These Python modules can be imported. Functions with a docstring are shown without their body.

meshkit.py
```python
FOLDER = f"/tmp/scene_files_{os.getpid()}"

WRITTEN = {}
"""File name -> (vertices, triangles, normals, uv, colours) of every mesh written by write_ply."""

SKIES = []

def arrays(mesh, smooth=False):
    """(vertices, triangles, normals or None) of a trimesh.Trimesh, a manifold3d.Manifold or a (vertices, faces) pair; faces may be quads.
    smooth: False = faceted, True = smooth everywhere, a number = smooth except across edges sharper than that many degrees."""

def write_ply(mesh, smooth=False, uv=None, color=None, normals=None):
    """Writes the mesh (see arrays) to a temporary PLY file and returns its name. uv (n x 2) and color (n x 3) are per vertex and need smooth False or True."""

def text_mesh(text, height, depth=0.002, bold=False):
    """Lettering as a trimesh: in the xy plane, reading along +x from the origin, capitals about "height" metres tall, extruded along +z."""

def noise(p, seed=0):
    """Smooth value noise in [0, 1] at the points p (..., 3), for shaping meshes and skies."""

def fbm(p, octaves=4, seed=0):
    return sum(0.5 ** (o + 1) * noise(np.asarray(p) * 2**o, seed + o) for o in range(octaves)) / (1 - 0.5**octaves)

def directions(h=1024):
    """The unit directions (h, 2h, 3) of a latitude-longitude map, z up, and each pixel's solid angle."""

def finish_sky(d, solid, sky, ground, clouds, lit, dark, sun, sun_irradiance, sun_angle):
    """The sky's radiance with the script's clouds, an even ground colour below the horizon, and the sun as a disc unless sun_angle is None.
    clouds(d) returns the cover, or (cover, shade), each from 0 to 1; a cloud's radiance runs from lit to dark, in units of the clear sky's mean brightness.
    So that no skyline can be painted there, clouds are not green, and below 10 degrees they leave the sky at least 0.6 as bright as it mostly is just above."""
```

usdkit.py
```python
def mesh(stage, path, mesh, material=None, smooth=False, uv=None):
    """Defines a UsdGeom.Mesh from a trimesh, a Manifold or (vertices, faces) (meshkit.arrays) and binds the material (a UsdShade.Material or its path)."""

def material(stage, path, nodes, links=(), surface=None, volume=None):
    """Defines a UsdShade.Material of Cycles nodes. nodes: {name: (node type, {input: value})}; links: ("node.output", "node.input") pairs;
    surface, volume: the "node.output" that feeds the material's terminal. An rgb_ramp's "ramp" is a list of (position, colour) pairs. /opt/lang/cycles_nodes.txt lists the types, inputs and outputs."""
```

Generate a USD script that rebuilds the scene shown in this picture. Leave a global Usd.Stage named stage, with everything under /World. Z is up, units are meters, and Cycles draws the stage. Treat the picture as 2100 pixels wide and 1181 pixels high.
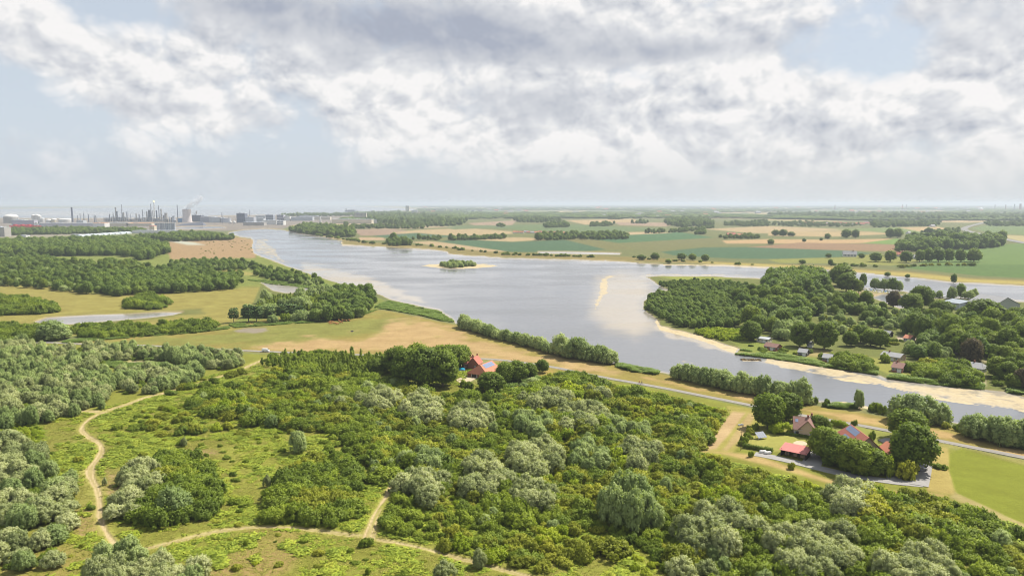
import math, random
import numpy as np
import trimesh, shapely, usdkit, meshkit
from shapely.geometry import Polygon, LineString
from pxr import Usd, UsdGeom, UsdLux, UsdShade, Sdf, Gf, Vt

stage = Usd.Stage.CreateInMemory()
UsdGeom.SetStageUpAxis(stage, 'Z'); UsdGeom.SetStageMetersPerUnit(stage, 1.0)
UsdGeom.Xform.Define(stage, '/World'); UsdGeom.Scope.Define(stage, '/World/Looks')
RNG = np.random.default_rng(7); random.seed(7)

# ------------------------------------------------------------------ camera, sky, sun, exposure
CAM_Z = 100.0
PITCH = math.atan((590.5 - 417.6) / 1500.0)
EXPOSURE = 1.0
cam = UsdGeom.Camera.Define(stage, '/World/camera')
cam.CreateHorizontalApertureAttr(36.0); cam.CreateVerticalApertureAttr(36.0 * 575 / 1024)
cam.CreateFocalLengthAttr(36.0 * 1500 / 2100); cam.CreateClippingRangeAttr((1.0, 200000.0))
cam.CreateExposureAttr(EXPOSURE)
cam.AddTranslateOp().Set((0, 0, CAM_Z)); cam.AddRotateXOp().Set(90 - math.degrees(PITCH))

SUN_EL = math.radians(54.0)
SUN_AZ = math.radians(62.0)            # clockwise from +y (the view direction)
SUN_STRENGTH = 1.08
SKY_STRENGTH = 0.0520
SUN_TO = np.array([math.sin(SUN_AZ) * math.cos(SUN_EL), math.cos(SUN_AZ) * math.cos(SUN_EL), math.sin(SUN_EL)])
sun = UsdLux.DistantLight.Define(stage, '/World/sun')
sun.CreateIntensityAttr(SUN_STRENGTH); sun.CreateAngleAttr(0.6); sun.CreateNormalizeAttr(True); sun.CreateColorAttr((1.0, 0.945, 0.85))
sun.AddRotateZOp().Set(-math.degrees(SUN_AZ)); sun.AddRotateXOp().Set(-(90 - math.degrees(SUN_EL)))


class Graph:
    """Collects shader nodes; a Ref is the output of a node and may be given as an input."""
    class Ref(str):
        pass

    def __init__(self):
        self.nodes, self.links, self.k = {}, [], 0

    def add(self, kind, out, **inp):
        name = f'n{self.k}'; self.k += 1
        vals = {}
        for a, b in inp.items():
            if isinstance(b, Graph.Ref):
                self.links.append((str(b), f'{name}.{a}'))
            else:
                vals[a] = b
        self.nodes[name] = (kind, vals)
        return Graph.Ref(f'{name}.{out}')

    def m(self, op, a, b=0.0, c=0.0, clamp=False):
        return self.add('math', 'value', math_type=op, value1=a, value2=b, value3=c, use_clamp=clamp)

    def step(self, x, lo, hi, t0=0.0, t1=1.0):
        return self.add('map_range', 'result', range_type='smoothstep', value=x, from_min=lo, from_max=hi, to_min=t0, to_max=t1)

    def lin(self, x, lo, hi, t0=0.0, t1=1.0):
        return self.add('map_range', 'result', range_type='linear', value=x, from_min=lo, from_max=hi, to_min=t0, to_max=t1, clamp=True)

    def mix(self, f, a, b, how='mix'):
        return self.add('mix_color', 'result', blend_type=how, fac=f, a=a, b=b)

    def noise(self, vec, scale, detail=4.0, rough=0.5, out='fac', **k):
        return self.add('noise_texture', out, vector=vec, scale=scale, detail=detail, roughness=rough, **k)

    def build(self, path, surface=None, volume=None):
        return usdkit.material(stage, path, self.nodes, self.links, surface=str(surface) if surface else None, volume=str(volume) if volume else None)


def az_el(u, v):
    """Direction of sight through a point of the photograph."""
    cu, cv = (u - 1050) / 1500.0, (v - 590.5) / 1500.0
    y = math.cos(PITCH) - cv * math.sin(PITCH) * -1 * -1
    d = np.array([cu, math.cos(PITCH) - cv * math.sin(PITCH), -math.sin(PITCH) - cv * math.cos(PITCH)])
    d /= np.linalg.norm(d)
    return math.atan2(d[0], d[1]), math.asin(d[2])


def make_sky():
    g = Graph()
    d = g.add('texture_coordinate', 'generated')
    sx, sy, sz = (g.add('separate_xyz', a, vector=d) for a in 'xyz')
    az = g.m('arctan2', sx, sy)
    el = g.m('arcsine', sz)
    sky = g.add('sky_texture', 'color', sky_type='single_scattering', sun_disc=False, sun_elevation=SUN_EL, sun_rotation=SUN_AZ, altitude=50.0, aerosol_density=1.6)

    def blob(u, v, su, sv, w, tilt=0.0):
        a0, e0 = az_el(u, v)
        x = g.m('multiply', g.m('subtract', az, a0), 1500.0 / su)
        y = g.m('multiply', g.m('subtract', el, e0), 1500.0 / sv)
        if tilt:
            y = g.m('multiply_add', x, tilt, y)
        r2 = g.m('multiply_add', x, x, g.m('multiply', y, y))
        return g.m('multiply', g.m('exponent', g.m('multiply', r2, -1.0)), w)

    def total(items):
        s = None
        for it in items:
            b = blob(*it)
            s = b if s is None else g.m('add', s, b)
        return s
    # where the clouds of the day stand: (u, v, width, height, weight)
    cover_bias = total([(800, 40, 620, 130, .30), (1400, 50, 330, 110, .30), (600, 190, 280, 90, .26), (230, 180, 120, 75, .24), (900, 270, 260, 50, .20),
                        (1560, 215, 300, 90, .30), (1930, 190, 110, 60, .26), (2080, 140, 110, 110, .28), (1000, 160, 260, 90, .22), (60, 60, 200, 60, .26), (130, 150, 130, 40, .16), (480, 270, 120, 40, .16),
                        (30, 292, 110, 28, .30), (1560, 312, 620, 52, .30), (1100, 295, 160, 45, .26), (1350, 240, 200, 60, .2), (1920, 20, 130, 40, .2),
                        (1770, 105, 90, 52, -.30), (60, 200, 110, 70, -.28), (190, 40, 90, 35, -.26), (250, 290, 260, 40, -.24), (1330, 160, 60, 25, -.26)])
    grey = total([(720, 40, 270, 62, 1.1, .1), (430, 5, 160, 36, .35), (1000, 70, 260, 55, .62), (1350, 105, 290, 30, .85), (1100, 205, 220, 30, .5), (580, 250, 150, 30, .5), (1520, 262, 190, 22, .42),
                  (1690, 205, 55, 35, .35), (1130, 235, 120, 30, .45), (260, 215, 80, 35, .5), (2080, 50, 190, 60, .55), (1740, 288, 120, 16, .4), (700, 130, 60, 22, .4), (1960, 238, 90, 14, .35)])
    p = g.add('combine_xyz', 'vector', x=sx, y=sy, z=g.m('multiply', sz, 1.45))
    warp = g.noise(p, 8.0, 2.5, .5, out='color')
    pf = g.add('combine_xyz', 'vector', x=sx, y=sy, z=g.m('multiply', sz, 1.3))
    p2 = g.add('vector_math', 'vector', math_type='multiply_add', vector1=warp, vector2=(.05, .05, .045), vector3=pf)

    def field(vec):                                          # heaped puffs, large to small
        v = g.add('voronoi_texture', 'distance', vector=vec, scale=9.0, detail=3.3, roughness=.49, lacunarity=2.4, feature='f1', randomness=1.0)
        return g.m('subtract', 1.0, v)
    f0 = field(p2)
    f1 = field(g.add('vector_math', 'vector', math_type='add', vector1=p2, vector2=(.009, -.002, .016)))
    soft = g.noise(p, 4.5, 4.0, .55)
    dens = g.m('add', g.m('add', g.m('multiply', g.m('subtract', f0, .5), .55), g.m('multiply', soft, .72)), cover_bias)
    cover = g.step(dens, .02, .38)
    relief = g.m('multiply', g.m('subtract', f0, f1), 1.75)
    relief = g.m('multiply', relief, g.lin(grey, .1, .8, .95, .30))
    light = g.m('add', .84, relief)
    light = g.m('subtract', light, g.m('multiply', grey, g.lin(soft, .3, .7, .55, .82)), clamp=True)
    cloud = g.add('rgb_ramp', 'color', fac=light, ramp=[(0, (3.9, 4.25, 5.1)), (.3, (5.7, 5.9, 6.35)), (.6, (7.0, 7.1, 7.4)), (.8, (8.0, 8.0, 8.05)), (1.0, (9.2, 9.0, 8.9))])
    clear = g.mix(g.lin(el, 0.0, .22, .85, .72), sky, (6.7, 7.35, 8.2))
    veil = g.m('multiply', g.step(el, .005, .095, 1.0, 0.0), .85)
    full = g.mix(g.m('multiply', cover, .95), clear, cloud)
    left = g.lin(az, -.6, .35)
    hz = g.mix(left, (5.7, 6.25, 6.9), (6.7, 6.85, 6.95))
    full = g.mix(veil, full, hz)
    bg = g.add('background_shader', 'background', color=full, strength=SKY_STRENGTH)
    return g.build('/World/Looks/sky_look', surface=bg)


dome = UsdLux.DomeLight.Define(stage, '/World/sky')
UsdShade.MaterialBindingAPI.Apply(dome.GetPrim()).Bind(make_sky())
dome.GetPrim().SetCustomDataByKey('kind', 'structure')

# ------------------------------------------------------------------ helpers
CP, SP = math.cos(PITCH), math.sin(PITCH)


def G(u, v, z=0.0):
    """The point at height z that stands at (u, v) of the photograph."""
    u, v = np.asarray(u, float), np.asarray(v, float)
    a, b = (u - 1050) / 1500.0, (v - 590.5) / 1500.0
    dx, dy, dz = a, CP - b * SP, -SP - b * CP
    t = (z - CAM_Z) / dz
    return np.stack([dx * t, dy * t], -1)


def project(p):
    p = np.atleast_2d(np.asarray(p, float))
    x, y, z = p[:, 0], p[:, 1], (p[:, 2] if p.shape[1] > 2 else np.zeros(len(p))) - CAM_Z
    f = y * CP - z * SP
    w = -(y * SP + z * CP)
    return np.stack([1050 + 1500 * x / f, 590.5 + 1500 * w / f], -1)


def smooth(x, a, b):
    t = np.clip((x - a) / (b - a), 0, 1)
    return t * t * (3 - 2 * t)


USED = {}


def numbered(name, parent='/World'):
    k = USED.get((parent, name), 0); USED[(parent, name)] = k + 1
    return f'{parent}/{name}' if k == 0 else f'{parent}/{name}_{k:03d}'


def tag(prim, label=None, cat=None, group=None, kind=None):
    prim = prim.GetPrim() if hasattr(prim, 'GetPrim') else prim
    for k, v in (('label', label), ('category', cat), ('group', group), ('kind', kind)):
        if v:
            prim.SetCustomDataByKey(k, v)
    return prim


def raw_mesh(path, v, f, mat, normals=None, color=None, extra=None):
    m = UsdGeom.Mesh.Define(stage, path)
    m.CreatePointsAttr(Vt.Vec3fArray.FromNumpy(np.ascontiguousarray(v, np.float32)))
    m.CreateFaceVertexCountsAttr(Vt.IntArray.FromNumpy(np.full(len(f), f.shape[1], np.int32)))
    m.CreateFaceVertexIndicesAttr(Vt.IntArray.FromNumpy(np.ascontiguousarray(f, np.int32).ravel()))
    m.CreateSubdivisionSchemeAttr('none')
    if normals is not None:
        m.CreateNormalsAttr(Vt.Vec3fArray.FromNumpy(np.ascontiguousarray(normals, np.float32))); m.SetNormalsInterpolation('vertex')
    pv = UsdGeom.PrimvarsAPI(m)
    if color is not None:
        pv.CreatePrimvar('tint', Sdf.ValueTypeNames.Color3fArray, 'vertex').Set(Vt.Vec3fArray.FromNumpy(np.ascontiguousarray(color, np.float32)))
    if extra is not None:
        pv.CreatePrimvar('wear', Sdf.ValueTypeNames.Color3fArray, 'vertex').Set(Vt.Vec3fArray.FromNumpy(np.ascontiguousarray(extra, np.float32)))
    UsdShade.MaterialBindingAPI.Apply(m.GetPrim()).Bind(mat)
    return m


def fade(p, octaves=4, seed=0):
    return meshkit.fbm(p, octaves, seed)


# ------------------------------------------------------------------ materials
def plain(name, color, rough=.7, var=.18, scale=.6, metallic=0.0, spec=.3, bump=0.0):
    g = Graph()
    pos = g.add('geometry', 'position')
    n = g.noise(pos, scale, 4.0, .6)
    c = np.array(color, float)
    col = g.mix(n, tuple(c * (1 - var)), tuple(np.minimum(c * (1 + var), 1)))
    extra = {}
    if bump:
        extra['normal'] = g.add('bump', 'normal', height=g.noise(pos, scale * 4, 3.0, .6), strength=bump, distance=.1)
    b = g.add('principled_bsdf', 'BSDF', base_color=col, roughness=rough, metallic=metallic, specular_ior_level=spec, **extra)
    return g.build('/World/Looks/' + name, surface=b)


def ground_look():
    g = Graph()
    pos = g.add('geometry', 'position')
    c = g.add('attribute', 'color', attribute='tint')
    w = g.add('attribute', 'color', attribute='wear')      # r: strength of the mottling, g: of the fine relief
    wr = g.add('separate_color', 'r', color=w); wg = g.add('separate_color', 'g', color=w); wb = g.add('separate_color', 'b', color=w)
    n1 = g.noise(pos, .06, 5.0, .6); n2 = g.noise(pos, .7, 4.0, .65)
    st = g.add('vector_math', 'vector', math_type='multiply', vector1=pos, vector2=(.02, .35, .1))
    n3 = g.noise(st, 1.0, 4.0, .6)
    s = g.m('add', g.m('multiply', n1, .9), g.m('add', g.m('multiply', n2, .7), g.m('multiply', n3, .4)))
    k = g.m('multiply_add', g.m('subtract', s, 1.0), wr, 1.0)
    kk = g.add('combine_xyz', 'vector', x=g.m('power', k, .85), y=k, z=g.m('power', k, 1.1))
    col = g.mix(1.0, c, kk, 'multiply')
    rows = g.add('wave_texture', 'fac', vector=pos, scale=.045, distortion=1.2, detail=1.0, bands_direction='diagonal')
    col = g.mix(g.m('multiply', rows, wb), col, g.mix(1.0, col, (.72, .70, .66), 'multiply'))
    bn = g.add('bump', 'normal', height=g.noise(pos, 1.1, 4.0, .7), strength=wg, distance=.6)
    b = g.add('principled_bsdf', 'BSDF', base_color=col, roughness=.95, specular_ior_level=.08, normal=bn)
    return g.build('/World/Looks/ground_look', surface=b)


def water_look():
    g = Graph()
    pos = g.add('geometry', 'position')
    w = g.add('attribute', 'color', attribute='wear')      # r: floating algae, g: shallow bottom seen through
    al = g.add('separate_color', 'r', color=w); sh = g.add('separate_color', 'g', color=w)
    st = g.add('vector_math', 'vector', math_type='multiply', vector1=pos, vector2=(.006, .014, 1.0))
    gust = g.noise(st, 1.0, 5.0, .55)
    wind = g.step(gust, .35, .68)
    ripple = g.noise(g.add('vector_math', 'vector', math_type='multiply', vector1=pos, vector2=(.5, 1.0, 1.0)), .9, 3.0, .6)
    bn = g.add('bump', 'normal', height=ripple, strength=g.lin(wind, 0, 1, .03, .30), distance=.35)
    deep = g.mix(sh, (.135, .138, .148), (.30, .258, .20))
    wat = g.add('principled_bsdf', 'BSDF', base_color=deep, roughness=g.lin(wind, 0, 1, .05, .30), ior=1.33, specular_ior_level=.5, normal=bn)
    an = g.noise(pos, .07, 6.0, .70)
    an2 = g.noise(pos, .55, 4.0, .7)
    a = g.m('multiply_add', g.m('subtract', an, .5), 1.6, al)
    cov = g.step(a, .38, .62)
    acol = g.mix(g.step(an2, .4, .65), (.345, .27, .145), (.40, .33, .20))
    acol = g.mix(g.step(an, .56, .70, 0, .55), acol, (.15, .105, .035))
    alg = g.add('principled_bsdf', 'BSDF', base_color=acol, roughness=.7, specular_ior_level=.25)
    b = g.add('mix_closure', 'closure', fac=g.m('multiply', cov, g.lin(al, .0, .8, .25, .97)), closure1=wat, closure2=alg)
    return g.build('/World/Looks/water_look', surface=b)


M_GROUND, M_WATER = ground_look(), water_look()
# ------------------------------------------------------------------ the lie of the land, from the photograph's outlines
WATER = [(470, 478), (500, 473), (545, 470), (573, 472), (652, 484), (700, 494), (703, 502), (792, 508), (880, 512), (916, 516), (921, 522), (1008, 528), (1050, 530), (1177, 533), (1266, 537), (1355, 543), (1482, 544), (1575, 549), (1694, 554), (1778, 561), (1854, 568),
         (1956, 579), (2100, 586), (2400, 606), (2400, 930), (2100, 899), (2020, 880), (1960, 868), (1930, 862), (1860, 855), (1790, 840), (1700, 826), (1660, 822), (1560, 804), (1450, 781), (1385, 769), (1300, 752), (1260, 744), (1150, 720), (1040, 694), (935, 663),
         (930, 655), (900, 636), (850, 625), (800, 613), (785, 606), (745, 592), (700, 582), (640, 563), (610, 553), (575, 540), (545, 529), (522, 520), (518, 508), (520, 494), (515, 488), (492, 485)]
PENINSULA = [(1314, 567), (1355, 565.5), (1456, 566), (1560, 571), (1620, 572), (1690, 566), (1740, 580), (1768, 590), (1800, 594), (1850, 596), (1870, 600), (1850, 605.5), (1810, 604), (1790, 610), (1815, 620), (1845, 632), (1862, 630), (1875, 613), (1925, 611), (1990, 612),
             (2100, 618), (2400, 640), (2400, 838), (2100, 815), (2058, 804), (2020, 800), (1905, 786), (1824, 778), (1798, 768), (1707, 752), (1638, 741), (1575, 729), (1507, 726), (1516, 716), (1431, 687), (1355, 669), (1347, 655), (1317, 634), (1319, 618), (1342, 601), (1372, 594), (1350, 585), (1332, 572)]
ISLAND = [(898, 545), (905, 541), (940, 540), (972, 542), (980, 546), (950, 549.5), (915, 550)]
POND = [(72, 660), (95, 652), (190, 647), (260, 645), (330, 641), (375, 641), (355, 646), (300, 652), (240, 657), (150, 664), (90, 666)]
MARSHPOND = [(248, 747), (275, 742), (306, 743), (300, 746), (270, 748)]
POND2 = [(533, 578), (560, 581), (600, 586), (640, 590), (700, 596), (690, 600), (640, 600), (585, 600), (560, 595)]
DITCH = [(1104, 517), (1160, 517), (1240, 519), (1272, 520), (1270, 521.5), (1200, 520.5), (1105, 519)]
SEA = [(-600, 430), (0, 429.5), (300, 426), (560, 423), (700, 423), (830, 428), (858, 430), (720, 437), (560, 440), (470, 441), (330, 446), (130, 447), (0, 446.5), (-600, 449)]
DOCK = [(355, 467.5), (390, 465.5), (450, 465.5), (462, 467), (395, 469.5)]

# (name, outline, base colour, mottling, relief, rows, edge softness in photo pixels, edge waviness in metres)
LAND = []


def land(name, poly, col, mott=.6, rel=.3, rows=0.0, soft=2.0, wavy=0.0):
    LAND.append((name, poly, col, mott, rel, rows, soft, wavy))


BRACKEN = (.150, .155, .026); DRY = (.36, .265, .105); TAN = (.43, .33, .185); OLIVE = (.20, .19, .045)
TEAL = (.075, .135, .068); MEADOW = (.27, .235, .062); STUBBLE = (.40, .305, .165)
# far bank and farmland
land('farmland', [(573, 471), (700, 480), (1050, 440), (2400, 440), (2400, 610), (2100, 587), (1854, 569), (1694, 555), (1482, 545), (1177, 534), (916, 523), (792, 509), (652, 485)], (.15, .16, .06), .5)
for poly, col in [
    ([(723, 471), (800, 470), (870, 477), (850, 482), (740, 484)], (.30, .215, .15)),
    ([(799, 478), (855, 472), (960, 468), (1050, 475), (1050, 480), (957, 483.5), (860, 482)], STUBBLE),
    ([(764, 484), (855, 478), (931, 485), (880, 490), (800, 489)], TEAL),
    ([(736, 487), (787, 488), (790, 493), (736, 493)], (.42, .30, .18)),
    ([(842, 497), (880, 495), (906, 497), (1008, 512), (1043, 516), (1008, 518), (906, 507)], (.40, .30, .17)),
    ([(893, 495), (969, 492), (1050, 497), (1159, 492), (1243, 512), (1202, 516), (1050, 518), (1000, 510)], TEAL),
    ([(967, 492), (1050, 487), (1152, 490), (1050, 496)], STUBBLE),
    ([(1159, 492), (1192, 487), (1266, 499), (1304, 512), (1246, 512.5)], (.17, .165, .062)),
    ([(1192, 488), (1317, 480), (1393, 476), (1467, 488), (1271, 499)], (.075, .15, .062)),
    ([(1271, 499), (1467, 488), (1575, 492), (1575, 503), (1431, 506), (1355, 515), (1304, 512)], (.165, .165, .065)),
    ([(1355, 517), (1444, 508), (1575, 507), (1717, 513), (1791, 520), (1727, 528), (1575, 532), (1494, 531), (1380, 524)], TEAL),
    ([(1446, 470), (1575, 464), (1727, 470), (1791, 475), (1690, 474), (1575, 479), (1533, 478)], STUBBLE),
    ([(1575, 446), (1677, 447), (1786, 450), (1672, 456), (1575, 452)], (.38, .32, .14)),
    ([(1280, 443), (1400, 440), (1575, 443), (1575, 449), (1400, 447), (1290, 446)], STUBBLE),
    ([(1480, 494), (1575, 491), (1727, 492), (1819, 490), (1842, 491), (1771, 499), (1690, 500), (1575, 500), (1490, 500)], (.44, .30, .15)),
    ([(1575, 476), (1690, 475), (1790, 476), (1840, 480), (1700, 486), (1575, 484)], (.40, .30, .15)),
    ([(1535, 507.5), (1638, 498), (1837, 502), (1887, 512), (1867, 517), (1727, 514)], (.27, .175, .10)),
    ([(1771, 499), (1842, 489), (1842, 502)], (.16, .25, .06)),
    ([(1700, 471), (1850, 466), (1900, 478), (1840, 480), (1790, 475)], (.17, .22, .075)),
    ([(1843, 467), (1920, 465), (1960, 472), (1885, 475)], (.42, .31, .16)),
    ([(1880, 484), (1905, 484), (1903, 490), (1882, 489)], (.42, .31, .16)),
    ([(1971, 507), (2100, 499), (2400, 497), (2400, 556), (2100, 548), (1950, 546), (1880, 541)], (.13, .20, .055)),
    ([(1829, 546), (1960, 543), (2100, 543), (2400, 545), (2400, 588), (2100, 571), (2007, 566), (1905, 556)], (.10, .165, .045)),
    ([(1727, 528), (1800, 522), (1890, 535), (1829, 545), (1727, 541), (1600, 540), (1575, 533)], (.23, .235, .06)),
    ([(1925, 451), (2027, 450), (2015, 456), (1981, 457), (1930, 456)], (.42, .32, .17)),
    ([(1992, 469), (2022, 462), (2100, 464), (2400, 466), (2400, 484), (2100, 482), (2030, 478)], (.15, .205, .075)),
    ([(2040, 481), (2100, 484), (2400, 486), (2400, 500), (2100, 497), (2070, 490)], (.38, .33, .16)),
    ([(1050, 467), (1152, 462), (1210, 464), (1150, 468)], (.43, .33, .18)),
    ([(1160, 452), (1300, 449), (1310, 456), (1200, 461)], (.42, .31, .16)),
    ([(1050, 444), (1100, 443), (1098, 451), (1050, 453)], (.42, .32, .17)),
    ([(1260, 456), (1400, 457), (1365, 465), (1270, 462)], (.33, .24, .16)),
    ([(1275, 477), (1340, 476), (1380, 478), (1290, 482)], (.44, .33, .19)),
    ([(1020, 462), (1160, 460), (1290, 466), (1380, 470), (1250, 478), (1130, 476), (1010, 468)], (.13, .18, .07)),
    ([(960, 458), (1060, 452), (1050, 462), (980, 465)], (.33, .24, .16)),
    ([(900, 464), (1000, 462), (1060, 466), (930, 471)], (.14, .18, .08)),
    ([(725, 468), (900, 464), (930, 466), (800, 471)], (.36, .28, .17)),
]:
    land('field', poly, col, .55, .15, .35, 1.0)
land('dyke_grass', [(573, 473), (640, 479), (700, 489), (760, 498), (860, 503), (1000, 516), (1120, 521), (1280, 527), (1400, 533), (1575, 542), (1694, 545), (1760, 551), (1860, 556), (1980, 570), (2100, 575), (2400, 588), (2400, 604), (2100, 585), (1956, 578), (1854, 567), (1694, 553), (1482, 543), (1266, 536), (1050, 528),
                    (916, 522), (880, 511), (792, 507), (703, 501), (652, 483), (573, 474)], (.22, .18, .062), .55)
land('dyke_grass', [(1400, 536), (1575, 543), (1694, 548), (1760, 554), (1860, 560), (1980, 572), (2100, 578), (2400, 592), (2400, 604), (2100, 584), (1956, 577), (1854, 566), (1694, 553), (1482, 543)], (.36, .295, .085), .4)
# left of the river
land('heath', [(-600, 500), (490, 484), (520, 500), (560, 535), (700, 585), (790, 618), (760, 655), (0, 700), (-600, 700)], (.13, .15, .035), .7)
land('dry_headland', [(335, 494), (420, 489), (480, 486), (518, 491), (521, 508), (525, 530), (470, 531), (350, 533)], (.33, .225, .115), .55, .3, 0, 2.5, 3)
land('dry_headland', [(340, 494), (365, 493), (400, 498), (420, 503), (385, 503)], (.42, .42, .33), .3, .1, 0, 2)
land('meadow', [(-300, 580), (60, 579), (120, 592), (200, 604), (290, 603), (380, 600), (470, 592), (530, 588), (550, 596), (548, 620), (520, 645), (470, 665), (300, 668), (200, 690), (60, 690), (-300, 690)], MEADOW, .95, .2, 0, 3, 3)
land('meadow', [(440, 552), (490, 556), (520, 560), (560, 556), (600, 560), (580, 566), (500, 566)], (.30, .27, .08), .4, .2, 0, 2)
land('meadow', [(430, 552), (470, 548), (500, 556), (470, 562)], MEADOW, .95, .2, 0, 2)
land('pasture', [(100, 706), (200, 690), (320, 680), (470, 667), (560, 655), (690, 642), (760, 636), (800, 640), (880, 656), (932, 668), (1040, 700), (1150, 724), (1260, 747), (1385, 774), (1560, 810), (1700, 838), (1860, 866), (1960, 880), (2100, 915), (2400, 975), (2400, 1000), (2100, 945), (2000, 924),
                 (1900, 907), (1820, 890), (1690, 864), (1550, 837), (1430, 814), (1310, 789), (1240, 777), (1125, 754), (1060, 742), (980, 737), (740, 729), (540, 724), (440, 718), (300, 714)], (.27, .22, .058), .95, .3, 0, 2, 0)
land('pasture', [(180, 702), (330, 690), (480, 676), (600, 662), (720, 652), (800, 655), (880, 668), (800, 690), (600, 706), (400, 712), (250, 712)], (.21, .21, .052), .9, .3, 0, 10, 10)
land('pasture', [(805, 668), (860, 660), (930, 680), (1040, 712), (1180, 744), (1300, 770), (1250, 772), (1125, 750), (980, 733), (800, 726), (600, 724), (520, 718), (600, 706), (750, 690)], (.41, .285, .13), .8, .3, 0, 9, 10)
land('pasture', [(1300, 770), (1430, 797), (1560, 822), (1700, 848), (1830, 872), (1950, 896), (2100, 932), (2400, 990), (2400, 1000), (2100, 938), (1950, 904), (1800, 874), (1560, 826), (1430, 804)], (.42, .29, .12), .9, .3, 0, 4, 5)
land('reed_ground', [(540, 575), (600, 580), (690, 598), (700, 612), (640, 640), (560, 650), (490, 655), (520, 620)], (.15, .165, .045), .6)
land('reed_ground', [(205, 738), (240, 733), (300, 730), (350, 735), (420, 745), (330, 757), (250, 756), (215, 752)], (.12, .165, .085), .5)
land('mud', [(480, 680), (500, 675), (545, 674), (552, 679), (520, 684), (490, 684)], (.27, .23, .17), .6, .3, 0, 2, 2)
land('meadow_wet', [(60, 668), (100, 650), (200, 643), (330, 638), (410, 636), (420, 642), (330, 655), (200, 668), (80, 672)], (.16, .165, .05), .5, .2, 0, 5, 3)
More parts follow.
